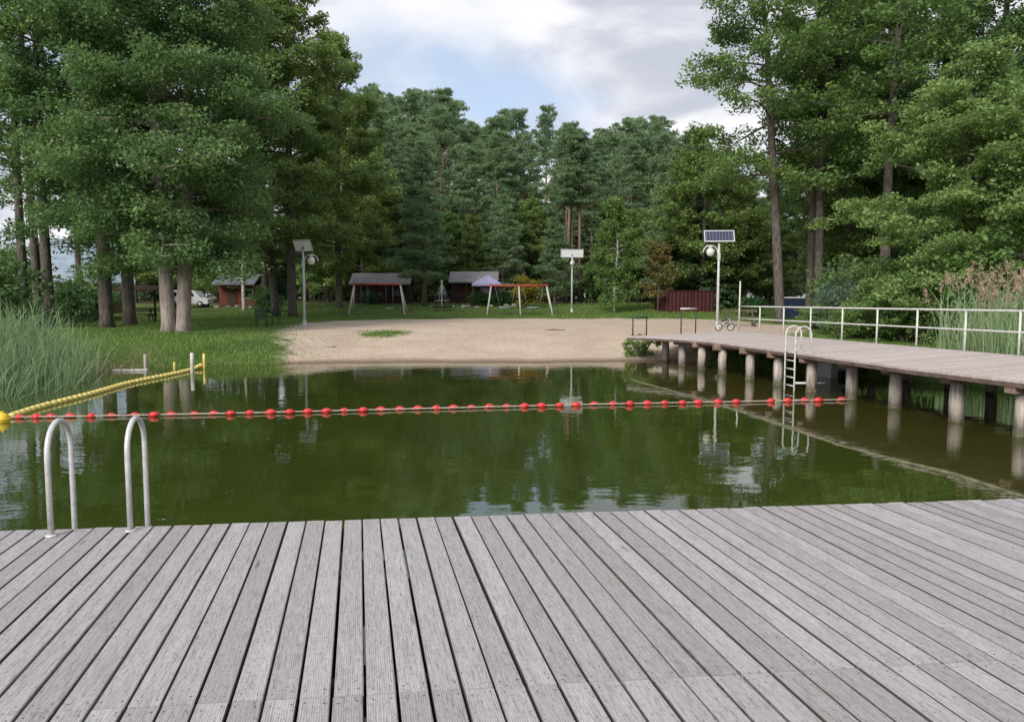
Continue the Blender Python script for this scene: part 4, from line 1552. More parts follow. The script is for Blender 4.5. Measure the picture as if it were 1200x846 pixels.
# --- named bushes
for kd, px, Y, sc, rz, lab in [
    ('bush2', 100, 43, 1.05, 0, 'dark green bush left of the picnic table'),
    ('bush0', 82, 40, .8, 1, 'rounded dark bush behind the left reeds, in front of the blue roof'),
    ('lightbush', 108, 47, 1.2, 2, 'light green bush under the pale blue roof'),
    ('bush0', -10, 34, 1.3, 3, 'dark bush at the left edge behind the reeds'),
    ('bush1', 15, 44, 1.2, 4, 'big dark bush left of the brown timber house'),
    ('bush2', 560, 63.5, .62, 1, 'clipped green hedge bush under the violet canopy'),
    ('bush2', 578, 63.5, .62, 2, 'clipped green hedge bush right of the violet canopy'),
    ('bush2', 597, 63.8, .6, 4, 'clipped green hedge bush beside the yellow bush'),
    ('bush2', 434, 65, .6, 5, 'green shrub growing against the left dark shed'),
    ('bush0', 312, 55, .75, 1.5, 'dark shrub between the birch and the leaning trunk'),
    ('bush1', 1028, 29, .62, .4, 'green bush behind the middle of the jetty railing'),
    ('bush1', 1062, 27, .66, 1.4, 'green bush right of the willow behind the railing'),
    ('lightbush', 1000, 28.5, .62, 2.2, 'low light green bush under the willow behind the railing'),
    ('bush1', 1092, 26.5, .8, 3.2, 'tall green bush left of the pink plumed reeds'),
    ('bush0', 1045, 33, 1.25, 4.2, 'dark bush in the gloom left of the light green maple'),
    ('bush1', 1150, 24.8, 1.0, 5.2, 'green bush behind the pink plumed reeds'),
    ('bush0', 1000, 38, 1.3, .9, 'dark bush behind the willow bush'),
    ('lightbush', 955, 34, .5, 1.9, 'low light bush behind the first railing bays'),
    ('bush2', 880, 50, .7, 3.9, 'low shrub between the lamp post and the leaning trunk'),
    ('bush0', 1225, 22.5, 1.0, 3.9, 'dark bush at the right edge behind the reeds'),
]:
    nm = 'hedge_bush' if 'hedge' in lab else 'bush'
    plant(K[kd], nm, lab, 'bush', GY(px, Y), rz, sc, 'bushes around the pond', ('stems', 'leaves'))


# --- blades: grass and reeds
def blades(n, sampler, hfun, width, bend, segs, seed, tint_mu=.5, tint_sd=.2, maxz=None):
    R = np.random.default_rng(seed)
    X, Y = sampler(R, n)
    Z = height(X, Y)
    n = len(X)
    h = hfun(R, X, Y)
    az = R.uniform(0, 2 * np.pi, n)
    d = np.c_[np.cos(az), np.sin(az)]
    bn_ = R.uniform(.05, 1, n) * bend
    wv = R.uniform(.7, 1.3, n) * width
    wa = az + np.pi / 2 + R.uniform(-.6, .6, n)
    wx = np.c_[np.cos(wa), np.sin(wa), np.zeros(n)] * wv[:, None]
    qs = []
    for k in range(segs):
        def pt(t):
            return np.c_[X + d[:, 0] * bn_ * h * t ** 2.2, Y + d[:, 1] * bn_ * h * t ** 2.2, Z + h * (t - .35 * bn_ * t ** 3)]
        a, b = pt(k / segs), pt((k + 1) / segs)
        wa_, wb_ = 1 - (k / segs) ** 2 * .7, 1 - ((k + 1) / segs) ** 1.5 * .96
        qs.append(np.stack([a - wx * wa_, a + wx * wa_, b + wx * wb_, b - wx * wb_], 1))
    tint = np.clip(R.normal(tint_mu, tint_sd, n), 0, 1)
    return np.concatenate(qs), np.tile(tint, segs), np.c_[X, Y, Z], h, d, bn_


def region(x0, x1, y0, y1, ok):
    def f(R, n):
        X = R.uniform(x0, x1, n * 4); Y = R.uniform(y0, y1, n * 4)
        k = ok(X, Y, R)
        return X[k][:n], Y[k][:n]
    return f


def lawn_ok(X, Y, R):
    return (sdf(X, Y, POND) > -.1) & (sand_val(X, Y) + R.normal(0, .45, X.shape) < .2)


def lawn_h(R, X, Y):
    d = sdf(X, Y, POND)
    edge = np.clip(1 - (d - .3) / 2.2, 0, 1)
    rough = np.clip((Y - 50) / 8, 0, 1)
    patch = .5 + .5 * np.sin(X * .8 + 2 * np.sin(Y * .3)) * np.sin(Y * .6 + 1)
    return (.05 + .05 * patch + (.10 + .14 * patch) * edge + .12 * rough * patch) * R.uniform(.5, 1.35, X.shape)


qa = blades(42000, region(-24, -5, 20.5, 50, lawn_ok), lawn_h, .016, .7, 1, 1)
qb = blades(30000, region(-22, 28, 45, 68, lawn_ok), lawn_h, .022, .7, 1, 2, .55, .22)
qc = blades(14000, region(5, 20, 18, 46, lawn_ok), lawn_h, .015, .7, 1, 3)
qd = blades(650, region(gp[0] - 1.6, gp[0] + 1.6, gp[1] - 1.9, gp[1] + 1.9,
                         lambda X, Y, R: ((X - gp[0]) / 1.3) ** 2 + ((Y - gp[1]) / 1.5) ** 2 < R.uniform(.1, 1.1, X.shape)),
            lambda R, X, Y: R.uniform(.04, .12, X.shape), .013, .8, 1, 4, .6)
wd0 = G(318, 398)
tag(link('grass', quad_mesh('grass', np.concatenate([q[0] for q in (qa, qb, qc, qd)]), M['grass_blade'], 'tint', np.concatenate([q[1] for q in (qa, qb, qc, qd)]))), kind='stuff')

RBED = np.array([on_z(-150, 500, 0)[:2], on_z(0, 475, 0)[:2], on_z(60, 466, 0)[:2], on_z(98, 458, 0)[:2], on_z(112, 449, 0)[:2], (-12.4, 21.6), (-14.2, 22.6), (-17, 19), (-17.5, 12)])


def bed_ok(X, Y, R):
    return sdf(X, Y, RBED) < R.normal(0, .22, X.shape)


def reed_h(R, X, Y):
    rp_ = (X - on_z(60, 466, 0)[0])
    big = np.clip((-9.9 - X) / 1.5, .0, 1)
    return (.75 + 1.35 * big) * R.uniform(.6, 1.08, X.shape) + .35 * 0


r1 = blades(5200, region(-18, -8, 11, 22.5, bed_ok), reed_h, .016, .75, 4, 21, .42, .22)
r1z = r1[0]
tag(link('reeds', quad_mesh('reeds', r1z, M['reed_blade'], 'tint', r1[1])), kind='stuff')
r1b = blades(3200, region(-16, -8.3, 14, 22.5, lambda X, Y, R: np.abs(sdf(X, Y, RBED) - .25) < R.exponential(.55, X.shape)),
             lambda R, X, Y: R.uniform(.3, 1.05, X.shape), .014, .9, 3, 22, .45, .25)
tag(link('dry_reeds', quad_mesh('dry_reeds', r1b[0], M['dry_stem'], 'tint', r1b[1])), kind='stuff')

RBED2 = np.array([(12.0, 12), (11.9, 16.5), (11.6, 19.5), (12.4, 22), (15.5, 22), (18, 16), (18, 8), (12.6, 6)])
r2 = blades(5000, region(11.3, 18, 6, 22.5, lambda X, Y, R: sdf(X, Y, RBED2) < R.normal(-.1, .2, X.shape)), lambda R, X, Y: R.uniform(1.1, 2.55, X.shape), .016, .6, 4, 31, .45, .22)
tag(link('reeds', quad_mesh('reeds', r2[0], M['reed_blade'], 'tint', r2[1])), kind='stuff')


def plumes(info, pick, seed, lo):
    R = np.random.default_rng(seed)
    qs, ts = [], []
    base, h, d, bb = info[2], info[3], info[4], info[5]
    idx = np.where(h > lo)[0]
    idx = R.choice(idx, min(pick, len(idx)), replace=False)
    for i in idx:
        tip = base[i] + np.array([d[i, 0] * bb[i] * h[i] * .8, d[i, 1] * bb[i] * h[i] * .8, h[i] * (.97 - .3 * bb[i])])
        n = 30
        u = R.random(n)
        C = tip + np.c_[d[i, 0] * u * .12, d[i, 1] * u * .12, u * .36 - .05] + R.normal(0, .03, (n, 3))
        D = np.c_[R.normal(0, .5, n) + d[i, 0] * .4, R.normal(0, .5, n) + d[i, 1] * .4, R.uniform(.4, 1, n)]
        D /= np.linalg.norm(D, axis=1)[:, None]
        V_ = np.cross(D, R.normal(size=(n, 3)))
        V_ /= np.linalg.norm(V_, axis=1)[:, None]
        qs.append(leaf_quads(C, D, V_, np.full(n, .06), np.full(n, .013)))
        ts.append(np.clip(R.normal(.5, .25, n), 0, 1))
    return np.concatenate(qs), np.concatenate(ts)


pq, pt_ = plumes(r2, 420, 5, 2.0)
tag(link('reed_plumes', quad_mesh('reed_plumes', pq, M['reed_plume'], 'tint', pt_)), kind='stuff')

# ------------------------------------------------------------------ solar lamps
def solar_lamp(px, py, label, h, yaw, tilt, arm_yaw, ax_w, ax_h):
    p = G(px, py)
    t = thing('solar_lamp', label, 'lamp post', tuple(p), 0, 'solar lamp posts around the beach')
    MB().tube([(0, 0, -.2), (0, 0, h * .5), (0, 0, h - .28)], [.075, .06, .045], 12).build('pole', M['lamp_pole'], t, True)
    MB().lathe([(.17, 0), (.17, .03), (.09, .05), (.085, .25), (.075, .27)], (0, 0, 0), n=14).build('base_collar', M['lamp_pole'], t, True)
    # panel
    pan = MB()
    rot = Matrix.Rotation(yaw, 3, 'Z') @ Matrix.Rotation(tilt, 3, 'X')
    fr = MB()
    w, hh = ax_w, ax_h
    for c, s in (((0, hh / 2 - .025, 0), (w, .05, .05)), ((0, -hh / 2 + .025, 0), (w, .05, .05)), ((w / 2 - .025, 0, 0), (.05, hh - .1, .05)), ((-w / 2 + .025, 0, 0), (.05, hh - .1, .05))):
        fr.box(c, s)
    po = fr.build('solar_panel', M['panel_frame'], t)
    po.location = (0, 0, h - .05)
    po.rotation_euler = rot.to_euler()
    MB().box((0, 0, .006), (w - .09, hh - .09, .012)).build('cells', M['cells'], po)
    MB().box((0, 0, -.012), (w - .09, hh - .09, .012)).build('back_sheet', M['panel_back'], po)
    MB().bar((0, 0, h - .35), (0, 0, h - .07), .03, 8).build('mast_head', M['dark_iron'], t, True)
    # curved arm and globe
    ca, sa = math.cos(arm_yaw), math.sin(arm_yaw)
    ar = .34
    pts = [(.0, h - 1.05), (.04, h - .85)]
    for k in range(0, 13):
        a = math.pi - math.pi * k / 12 * 1.02
        pts.append((.06 + ar + ar * math.cos(a), h - .80 + ar * .95 * math.sin(a)))
    arm = MB().tube([(u * ca, u * sa, z) for u, z in pts], .028, 8).build('arm', M['lamp_pole'], t, True)
    cx = .06 + ar
    g = MB().lathe([(.02, -.2), (.1, -.18), (.17, -.1), (.19, 0), (.17, .1), (.09, .17), (.05, .19)], (cx * ca, cx * sa, h - .79), n=16).build('globe', M['lamp_globe'], t, True)
    MB().lathe([(.05, 0), (.11, .03), (.1, .08), (.03, .11)], (cx * ca, cx * sa, h - .62), n=12).build('cap', M['lamp_pole'], g, True)
    MB().bar((cx * ca, cx * sa, h - .54), (cx * ca, cx * sa, h - .47), .015, 6).build('hanger', M['lamp_pole'], arm, True)
    MB().box((.0, 0, h - 1.0), (.13, .13, .34), 0, .01).build('battery_box', M['lamp_pole'], t)
    return t


def lamp_h(px, py, ptop):
    p = G(px, py)
    return (py - ptop) * p[1] / F


solar_lamp(357, 381.5, 'solar lamp with the panel back turned to the pond, in front of the left trees', lamp_h(357, 381.5, 288), math.radians(166), math.radians(62), 0.0, .95, .6)
solar_lamp(670, 366, 'middle solar lamp with a plain pale panel, left of the birch', lamp_h(670, 366, 297), math.radians(183), math.radians(78), -math.pi / 2, 1.7, .62)
solar_lamp(840.5, 384, 'solar lamp with a dark blue gridded panel at the landing of the jetty', lamp_h(840.5, 384, 277), math.radians(-6), math.radians(62), math.pi, 1.4, .62)


# ------------------------------------------------------------------ playground
def swing(pxs, py_top, py_base, label, mode):
    a = GY(pxs[0] + 2, 52.5); b = GY(pxs[-1] - 2, 52.5)
    Y = 52.5
    z0 = (a[2] + b[2]) / 2
    h = at_y(pxs[0], py_top, Y)[2] - z0
    t = thing('swing_set', label, 'swing', (a[0], Y, z0))
    xs_ = [at_y(px, py_top, Y)[0] - a[0] for px in pxs]
    spread = .75
    # legs splay sideways a little like the photo
    n = len(pxs)
    for i, x in enumerate(xs_):
        sx = -.28 if i == 0 else (.42 if i == n - 1 else .12)
        for sy in (-1, 1):
            MB().tube([(x, 0, h), (x + sx, sy * spread, -.1)], [.055, .065], 8).build('leg', M['post_pale'], t, True)
    MB().tube([(xs_[0] - .12, 0, h + .04), (xs_[-1] + .12, 0, h + .04)], .075, 10).build('top_beam', M['red_paint'], t, True)
    if mode == 1:
        w = xs_[-1] - xs_[0]
        for c in (.22, .76):
            cx = xs_[0] + w * c
            for s in (-.24, .24):
                MB().tube([(cx + s, 0, h), (cx + s, .05, .45)], .016, 6).build('chain', M['chain'], t, True)
            MB().box((cx, .05, .43), (.56, .22, .05), 0, .015).build('seat', M['seat_grey'] if c < .5 else M['post_pale'], t)
    else:
        for c, i in ((.25, 0), (.75, 1)):
            cx = xs_[i] + (xs_[i + 1] - xs_[i]) * .52
            se = MB().lathe([(.5, .0), (.56, .04), (.56, .1), (.5, .13)], (cx, 0, .42), n=20).build('basket_seat', M['seat_grey'], t, True)
            MB().lathe([(.48, 0), (.48, .02)], (cx, 0, .44), n=18).build('net', M['chain'], se)
            for s in (-1, 1):
                for q in (-1, 1):
                    MB().tube([(cx + s * .75, 0, h), (cx + s * .38, q * .38, .52)], .014, 6).build('chain', M['chain'], t, True)
    return t


swing((415, 469), 334, 371.5, 'swing set with two plain seats under a red beam in front of the left shed', 1)
swing((575.5, 608, 640.5), 335.5, 370.5, 'wider swing set with two basket seats under a red beam', 2)

# rope pyramid climber
p = GY(518, 57)
h = (363 - 329) * 57 / F
cl = thing('rope_climber', 'small rope pyramid on a pale mast between the two swing sets', 'climbing frame', tuple(p))
MB().tube([(0, 0, -.1), (0, 0, h)], [.06, .05], 10).build('mast', M['post_pale'], cl, True)
MB().lathe([(.09, 0), (.1, .05), (.05, .1)], (0, 0, h - .02), n=10).build('mast_cap', M['post_pale'], cl, True)
for k in range(6):
    a = k * math.pi / 3 + .2
    MB().tube([(0, 0, h - .02), (math.cos(a) * .75, math.sin(a) * .75, .25)], .022, 6).build('rope', M['chain'], cl, True)
for r, z in ((.34, h * .58), (.55, h * .34), (.74, h * .13)):
    pts = [(r * math.cos(i * math.pi / 6), r * math.sin(i * math.pi / 6), z) for i in range(13)]
    MB().tube(pts, .05 if r < .6 else .07, 6).build('ring', M['chain'] if r < .6 else M['rubber'], cl, True)


# ------------------------------------------------------------------ sheds, cabin, house
def gable_shed(name, label, px0, px1, py_eave, py_ridge, Y, depth, wall, roof, cat, posts=0, door=True, split=None):
    a = at_y(px0, py_eave, Y); b = at_y(px1, py_eave, Y)
    cx = (a[0] + b[0]) / 2
    w = b[0] - a[0]
    gz = hz(cx, Y)
    t = thing(name, label, cat, (cx, Y, gz))
    he = a[2] - gz
    hr = at_y(px0, py_ridge, Y + depth / 2)[2] - gz
    th = .1
    wl = MB()
    wd_ = w - .5
    wl.box((0, depth / 2 + .35, he / 2), (wd_, depth - .7, he - .0))
    wl.slab([(-wd_ / 2, .7), (-wd_ / 2 + .02, .7), (-wd_ / 2 + .02, depth), (-wd_ / 2, depth)], he, [he + .02, he + .02, he + .02, he + .02])
    wl.build('wall', wall, t)
    rf = MB()
    # two slopes running left-right
    v = [(-w / 2, -.25, he - .05), (w / 2, -.25, he - .05), (w / 2, depth / 2, hr), (-w / 2, depth / 2, hr), (w / 2, depth + .25, he - .05), (-w / 2, depth + .25, he - .05)]
    v2 = [(x, y, z + th) for x, y, z in v]
    rf.add(v + v2, [(3, 2, 1, 0), (5, 4, 2, 3), (6, 7, 8, 9), (9, 8, 10, 11), (0, 1, 7, 6), (4, 5, 11, 10), (1, 2, 8, 7), (2, 4, 10, 8), (3, 0, 6, 9), (5, 3, 9, 11)])
    rf.build('roof', roof, t)
    if door:
        d = MB().box((-w * .12, .68, he * .42), (.85, .06, he * .82)).build('door', M['brown_timber'], t)
        MB().box((-w * .12 + .32, .635, he * .42), (.05, .05, .14)).build('handle', M['dark_iron'], d)
        wn_ = MB()
        wx = w * .25
        for c, s in (((wx, .67, he * .78), (.9, .06, .06)), ((wx, .67, he * .40), (.9, .06, .06)), ((wx - .42, .67, he * .59), (.06, .06, he * .33)), ((wx + .42, .67, he * .59), (.06, .06, he * .33))):
            wn_.box(c, s)
        wo = wn_.build('window', M['post_pale'] if posts == 0 else M['brown_timber'], t)
        MB().box((wx, .69, he * .59), (.8, .03, he * .34)).build('pane', M['dark_glass'], wo)
    for k in range(posts):
        x = -w / 2 + .3 + (w - .6) * k / (posts - 1)
        MB().box((x, .0, he / 2 - .06), (.1, .1, he - .1)).build('post', M['brown_timber'], t)
    if posts:
        MB().box((0, .0, he * .4), (w - .5, .05, .08)).build('porch_rail', M['brown_timber'], t)
    return t


gable_shed('shed', 'long low dark shed with grey roof and porch behind the left swing', 409, 481, 333.5, 321.5, 66, 3.4, M['shed_wall'], M['shed_roof'], 'shed', 5)
gable_shed('shed', 'dark shed with grey roof behind the violet canopy', 526, 584, 331, 319.5, 67, 3.2, M['shed_wall'], M['shed_roof'], 'shed', 4)
gable_shed('cabin', 'small red brown timber cabin with a slate roof beside the birch', 249, 299, 333.5, 323, 62, 3, M['red_timber'], M['cabin_roof'], 'cabin')

# violet canopy
p = GY(571, 63.5)
he = at_y(571, 333, 63.5)[2] - p[2]
ht = at_y(571, 322, 63.5)[2] - p[2]
cn = thing('garden_canopy', 'pale violet garden canopy on thin posts beside the right shed', 'canopy', tuple(p))
w = 1.25
top = MB()
v = [(-w, -w, he), (w, -w, he), (w, w, he), (-w, w, he), (0, 0, ht), (-w, -w, he - .18), (w, -w, he - .18), (w, w, he - .18), (-w, w, he - .18)]
top.add(v, [(0, 1, 4), (1, 2, 4), (2, 3, 4), (3, 0, 4)] + [(5 + i, 5 + (i + 1) % 4, (i + 1) % 4, i) for i in range(4)] + [(8, 7, 6, 5)])
top.build('canopy_cloth', M['canopy'], cn)
for sx in (-1, 1):
    for sy in (-1, 1):
        MB().tube([(sx * (w - .08), sy * (w - .08), -.05), (sx * (w - .08), sy * (w - .08), he - .19)], .03, 8).build('pole', M['dark_iron'], cn, True)

# house with pale blue roof
Y = 54
rg = at_y(58, 281, Y); ev = at_y(116, 333, Y)
gz = hz(rg[0], Y)
hs = thing('timber_house', 'dark brown timber house with a steep pale blue roof behind the left trees', 'house', (rg[0], Y, gz))
hw = ev[0] - rg[0]
hr, he = rg[2] - gz, ev[2] - gz
D = 4.2
wl = MB()
v = [(-hw + .4, 0, 0), (hw - .4, 0, 0), (hw - .4, 0, he + .15), (0, 0, hr - .15), (-hw + .4, 0, he + .15)]
v += [(x, D, z) for x, _, z in v]
wl.add(v, [(0, 1, 2, 3, 4), (9, 8, 7, 6, 5), (0, 5, 6, 1), (1, 6, 7, 2), (4, 9, 5, 0)])
wl.build('wall', M['brown_timber'], hs)
rf = MB()
rot_house = None
for s in (-1, 1):
    a = [(0, -.7, hr), (s * hw, -.7, he), (s * hw, D + .5, he), (0, D + .5, hr)]
    b = [(x, y, z + .14) for x, y, z in a]
    fs = [(0, 1, 2, 3), (7, 6, 5, 4), (0, 4, 5, 1), (1, 5, 6, 2), (2, 6, 7, 3)]
    rf.add(a + b, fs if s < 0 else [tuple(reversed(f)) for f in fs])
rf.build('roof', M['blue_roof'], hs)
br = MB()
for s in (-1, 1):
    br.tube([(0, -.76, hr + .02), (s * hw, -.76, he + .02)], .1, 6)
br.build('barge_board', M['brown_timber'], hs)
for wx, wz in ((-.9, 1.6), (.9, 1.6), (0, hr * .62)):
    f = MB()
    for c, s in (((wx, -.03, wz + .5), (.9, .06, .08)), ((wx, -.03, wz - .5), (.9, .06, .08)), ((wx - .41, -.03, wz), (.08, .06, .92)), ((wx + .41, -.03, wz), (.08, .06, .92))):
        f.box(c, s)
    fo = f.build('window', M['post_pale'], hs)
    MB().box((wx, -.015, wz), (.74, .02, .92)).build('pane', M['dark_glass'], fo)
hs.rotation_euler = (0, 0, math.radians(-48))

# white van behind the twin trunk
p = GY(223, 61)
van = thing('parked_van', 'white van parked left of the red cabin, half hidden by the twin trunk', 'van', tuple(p), 0, None, .78)
L = 4.4
body = MB()
pr = [(-L / 2, .35), (L / 2, .35), (L / 2, .85), (L / 2 - .75, 1.0), (L / 2 - 1.35, 1.72), (-L / 2 + .12, 1.8), (-L / 2, 1.6)]
v = [(x, -.85, z) for x, z in pr] + [(x, .85, z) for x, z in pr]
n = len(pr)
body.add(v, [tuple(range(n)), tuple(range(2 * n - 1, n - 1, -1))] + [(i + n, (i + 1) % n + n, (i + 1) % n, i) for i in range(n)])
body.build('body', M['white_van'], van)
for x0, x1 in ((-1.95, -1.0), (-.9, -.05), (.03, .85)):
    MB().add([(x0, -.856, 1.12), (x1, -.856, 1.12), (x1 - (.22 if x1 > .8 else 0), -.856, 1.55), (x0, -.856, 1.55),
              (x0, -.84, 1.12), (x1, -.84, 1.12), (x1 - (.22 if x1 > .8 else 0), -.84, 1.55), (x0, -.84, 1.55)],
             [(0, 1, 2, 3), (0, 4, 5, 1), (1, 5, 6, 2), (2, 6, 7, 3), (3, 7, 4, 0)]).build('window', M['dark_glass'], van)
for x in (-1.4, 1.4):
    for s in (-1, 1):
        wh = MB().lathe([(.2, -.1), (.32, -.09), (.33, 0), (.32, .09), (.2, .1)], (x, s * .78, .32), (0, 1, 0), 18).build('wheel', M['rubber'], van, True)
        MB().lathe([(.19, -.105), (.19, .105)], (x, s * .78, .32), (0, 1, 0), 14).build('rim', M['steel'], wh, True)

# covered picnic table
p = GY(163, 41)
pt = thing('picnic_shelter', 'dark roofed picnic table beneath the left trees', 'picnic table', tuple(p), .2)
MB().slab([(-1.1, -.8), (1.1, -.8), (1.1, .8), (-1.1, .8)], [1.72, 1.72, 1.95, 1.95], [1.79, 1.79, 2.02, 2.02]).build('roof', M['brown_timber'], pt)
for sx in (-.75, .75):
    MB().box((sx, .35, .9), (.1, .1, 1.85)).build('post', M['brown_timber'], pt)
MB().box((0, 0, .74), (1.6, .7, .06), 0, .01).build('tabletop', M['brown_timber'], pt)
for sy in (-.65, .62):
    MB().box((0, sy, .44), (1.6, .26, .05), 0, .01).build('bench', M['brown_timber'], pt)
for sx in (-.6, .6):
    m_ = MB()
    m_.bar((sx, -.7, -.02), (sx, .2, .71), .035, 6); m_.bar((sx, .7, -.02), (sx, -.2, .71), .035, 6); m_.box((sx, 0, .38), (.06, 1.4, .06))
    m_.build('trestle', M['brown_timber'], pt)


def garden_chair(px, py, rz, label):
    p = G(px, py)
    t = thing('garden_chair', label, 'chair', tuple(p), rz, 'dark green garden chairs')
    m_ = MB()
    for k in range(4):
        m_.box((0, -.18 + k * .12, .42), (.5, .09, .03))
    m_.build('seat', M['green_paint'], t)
    m_ = MB()
    for k in range(4):
        m_.box((0, .26 + k * .02, .52 + k * .1), (.5, .03, .075))
    m_.build('backrest', M['green_paint'], t)
    for sx in (-.23, .23):
        MB().tube([(sx, -.2, -.03), (sx, -.2, .62)], .022, 6).build('leg', M['green_paint'], t, True)
        MB().tube([(sx, .2, -.03), (sx, .24, .45), (sx, .34, .9)], .022, 6).build('leg', M['green_paint'], t, True)
        MB().box((sx, 0, .63), (.06, .46, .03)).build('armrest', M['green_paint'], t)
    return t


garden_chair(307, 384, .5, 'dark green slatted chair on the lawn, left of a pair')
garden_chair(319, 381, -.5, 'dark green slatted chair on the lawn, right of a pair')

# maroon enclosure
a = GY(768, 57.5); b = GY(838, 55.5)
en_ = thing('sheet_enclosure', 'low maroon corrugated metal enclosure behind the jetty landing', 'enclosure', ((a[0] + b[0]) / 2, 56.2, hz((a[0] + b[0]) / 2, 55.5)), 0)
w = b[0] - a[0]
hh = 25 * 56 / F


def corr(p0, p1, h, name):
    p0 = np.array(p0, float); p1 = np.array(p1, float)
    L = np.linalg.norm(p1 - p0)
    d = (p1 - p0) / L
    nn = np.array([d[1], -d[0]])
    k = int(L / .07)
    f, bk = [], []
    for i in range(k + 1):
        q = p0 + d * (L * i / k) + nn * (.03 if (i // 2) % 2 == 0 else 0.0)
        f.append(q); bk.append(q - nn * .02)
    v = [(q[0], q[1], -.1) for q in f] + [(q[0], q[1], h) for q in f] + [(q[0], q[1], -.1) for q in bk] + [(q[0], q[1], h) for q in bk]
    m = k + 1
    fs = []
    for i in range(k):
        fs += [(i, i + 1, m + i + 1, m + i), (2 * m + i + 1, 2 * m + i, 3 * m + i, 3 * m + i + 1), (m + i, m + i + 1, 3 * m + i + 1, 3 * m + i)]
    MB().add(v, fs).build(name, M['maroon'], en_)


cx = w / 2
corr((-cx + .55, -.3), (-cx + .55 + (w - .55) * .53, -.3), hh, 'front_sheet')
corr((-cx + .6 + (w - .55) * .53, -.3), (cx, -.3), hh, 'front_sheet')
corr((-cx, 1.6), (-cx + .52, -.28), hh, 'side_sheet')
corr((cx + .02, -.28), (cx + .05, 1.6), hh, 'side_sheet')
corr((cx, 1.65), (-cx, 1.65), hh, 'rear_sheet')
m_ = MB()
for x in (-cx + .52, -cx + .575 + (w - .55) * .53, cx + .01):
    m_.box((x, -.26, hh / 2), (.05, .05, hh + .1))
m_.build('posts_frame', M['dark_iron'], en_)
m_ = MB()
m_.box((.27, -.345, hh - .02), (w - .55, .05, .06))
m_.build('top_rail', M['maroon'], en_)

# child's bicycle
p = on_z(849, 387.5, BR_Z)
p[2] = BR_Z
bk = thing('small_bicycle', 'small silver child\'s bicycle standing by the tall railing post', 'bicycle', (p[0], p[1], max(BR_Z, hz(p[0], p[1]))), .15)
bk.rotation_euler = (.12, 0, .2)
bk.scale = (.8, .8, .8)
wr = .19
for x in (-.34, .34):
    ring = [(x + wr * math.cos(i * math.pi / 9), 0, wr + wr * math.sin(i * math.pi / 9)) for i in range(19)]
    wo = MB().tube(ring, .022, 7).build('wheel', M['rubber'], bk, True)
    sp_ = MB()
    for i in range(6):
        a_ = i * math.pi / 6
        sp_.bar((x - wr * math.cos(a_), 0, wr - wr * math.sin(a_)), (x + wr * math.cos(a_), 0, wr + wr * math.sin(a_)), .006, 4)
    sp_.lathe([(.03, -.03), (.03, .03)], (x, 0, wr), (0, 1, 0), 8)
    sp_.build('spokes', M['steel'], wo)
m_ = MB()
m_.bar((-.34, 0, wr), (-.02, 0, wr), .016); m_.bar((-.02, 0, wr), (-.12, 0, .48), .018); m_.bar((-.34, 0, wr), (-.1, 0, .42), .014)
m_.bar((-.1, 0, .42), (.24, 0, .48), .02); m_.bar((-.02, 0, wr), (.25, 0, .42), .02); m_.bar((.22, 0, .58), (.34, 0, wr), .018)
m_.build('frame', M['bike_frame'], bk, True)
MB().tube([(.2, -.2, .62), (.22, -.06, .58), (.22, .06, .58), (.2, .2, .62)], .014, 6).build('handlebar', M['bike_frame'], bk, True)
MB().box((-.13, 0, .50), (.2, .1, .05), 0, .02).build('saddle', M['rubber'], bk)
MB().tube([(-.36 - .0, 0, wr + .21), (-.5, 0, wr + .12), (-.56, 0, wr)], .02, 6).build('mudguard', M['bike_frame'], bk, True)

# bench on the sand beyond the landing
p = GY(868, 37)
bn_ = thing('low_bench', 'low wooden bench on the sand behind the jetty landing', 'bench', tuple(p), -.1)
MB().box((0, 0, .42), (1.7, .3, .06), 0, .01).build('seat', M['log_wet'], bn_)
for x in (-.65, .65):
    MB().tube([(x, 0, -.05), (x, 0, .4)], .09, 8).build('leg', M['log_wet'], bn_, True)
MB().box((0, .22, .75), (1.7, .05, .14), 0, .01).build('backrest', M['log_wet'], bn_)
for x in (-.6, .6):
    MB().box((x, .18, .4), (.07, .06, .85)).build('back_post', M['log_wet'], bn_)

# blue bin
p = GY(931, 45)
bb = thing('waste_container', 'dark blue waste container with a pale lid rim behind the leaning trunk', 'bin', tuple(p), .1)
hb = at_y(931, 348, 45)[2] - p[2]
MB().slab([(-.55, -.4), (.55, -.4), (.55, .4), (-.55, .4)], .12, hb - .12).build('body', M['blue_bin'], bb)
MB().box((0, 0, hb - .05), (1.2, .9, .08), 0, .02).build('lid', M['panel_back'], bb)
for x in (-.42, .42):
    for y in (-.3, .3):
        MB().lathe([(.07, -.03), (.07, .03)], (x, y, .06), (1, 0, 0), 10).build('wheel', M['rubber'], bb, True)

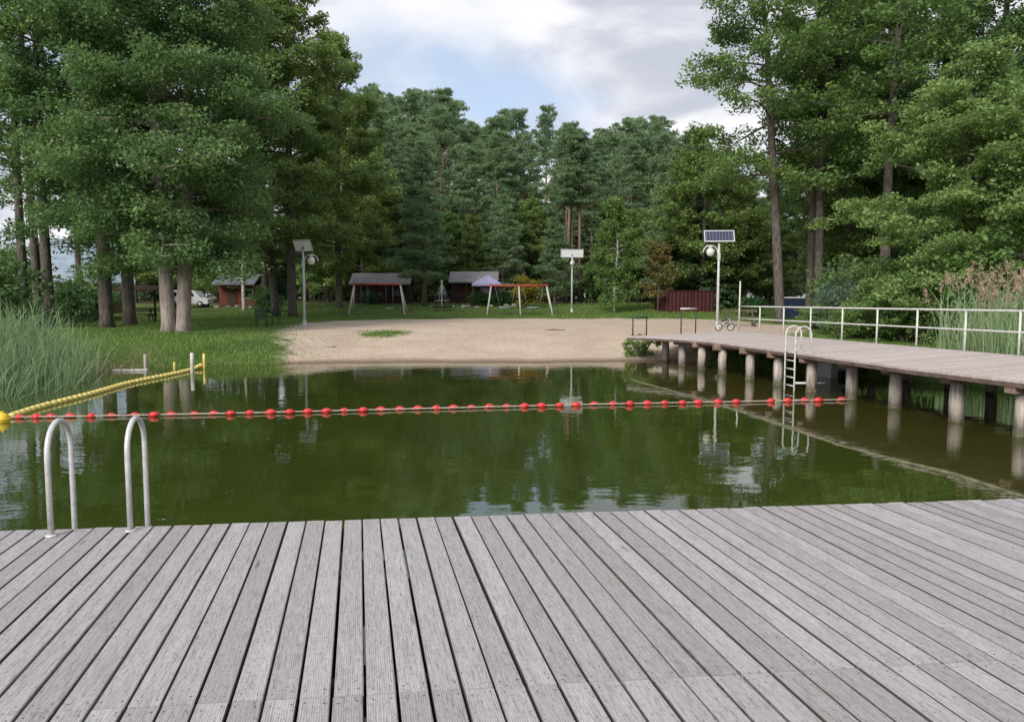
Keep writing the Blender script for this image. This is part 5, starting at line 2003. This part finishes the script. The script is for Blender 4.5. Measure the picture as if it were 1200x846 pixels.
# grey utility box under the bridge
p = np.array([9.25, 21.2, hz(9.25, 21.2)])
ub = thing('utility_box', 'pale grey box with a dark hatch under the jetty', 'box', (p[0], p[1], 0.0), .3)
MB().box((0, 0, .2), (.85, .7, 1.0), 0, .015).build('body', M['panel_back'], ub)
MB().box((.1, -.36, .42), (.2, .03, .22), 0).build('hatch', M['dark_glass'], ub)
MB().box((.12, -.4, .06), (.6, .14, .26), 0, .01).build('outlet', M['dark_iron'], ub)

# field stones and stumps along the lawn's far edge
R = np.random.default_rng(8)


def stone_mesh(seed):
    Rr = np.random.default_rng(seed)
    m_ = MB()
    n, k = 9, 7
    vs = []
    sc = Rr.uniform(.75, 1.2, 3)
    ph = Rr.uniform(0, 6, 6)
    for i in range(k):
        th = math.pi * i / (k - 1)
        for j in range(n):
            a = 2 * math.pi * j / n
            r = 1 + .16 * math.sin(2 * a + ph[0] + th) + .12 * math.sin(3 * th + ph[1] + a) + .05 * Rr.normal()
            vs.append((r * math.sin(th) * math.cos(a) * sc[0], r * math.sin(th) * math.sin(a) * sc[1], r * math.cos(th) * .62 * sc[2]))
    fs = [(i * n + j, (i + 1) * n + j, (i + 1) * n + (j + 1) % n, i * n + (j + 1) % n) for i in range(k - 1) for j in range(n)]
    m_.add(vs, fs)
    return m_.mesh('stone', M['stone'], True)


sm = [stone_mesh(s) for s in range(4)]
for k, px in enumerate((492, 505, 533, 544, 549, 556, 561, 575, 588, 594, 601, 241, 254, 268, 280, 295)):
    p = GY(px + R.uniform(-2, 2), 61 + R.uniform(-1, 1.5))
    o = link('field_stone', sm[k % 4])
    s = R.uniform(.12, .26)
    o.location = (p[0], p[1], p[2] + s * .3)
    o.scale = (s * 1.3, s, s)
    o.rotation_euler = (0, 0, R.uniform(0, 6))
    if k < 11:
        tag(o, 'pale field stone in the row at the foot of the sheds', 'stone', 'stones in front of the sheds')
    else:
        tag(o, 'pale field stone in the row before the red cabin', 'stone', 'stones in front of the cabin')

# driftwood on the sand
p = G(650, 388)
dw = MB().tube([(-.45, 0, .03), (-.1, .05, .05), (.2, 0, .045), (.5, .09, .03)], [.02, .035, .03, .012], 7).build('driftwood', M['drift'], None, True)
dw.location = p
tag(dw, 'small dark stick lying on the middle of the beach', 'driftwood')
p = G(388, 406.5)
o = link('beach_stone', sm[1])
o.location = (p[0], p[1], p[2] + .03)
o.scale = (.16, .11, .09)
tag(o, 'single dark stone on the sand near the grassy bank', 'stone')
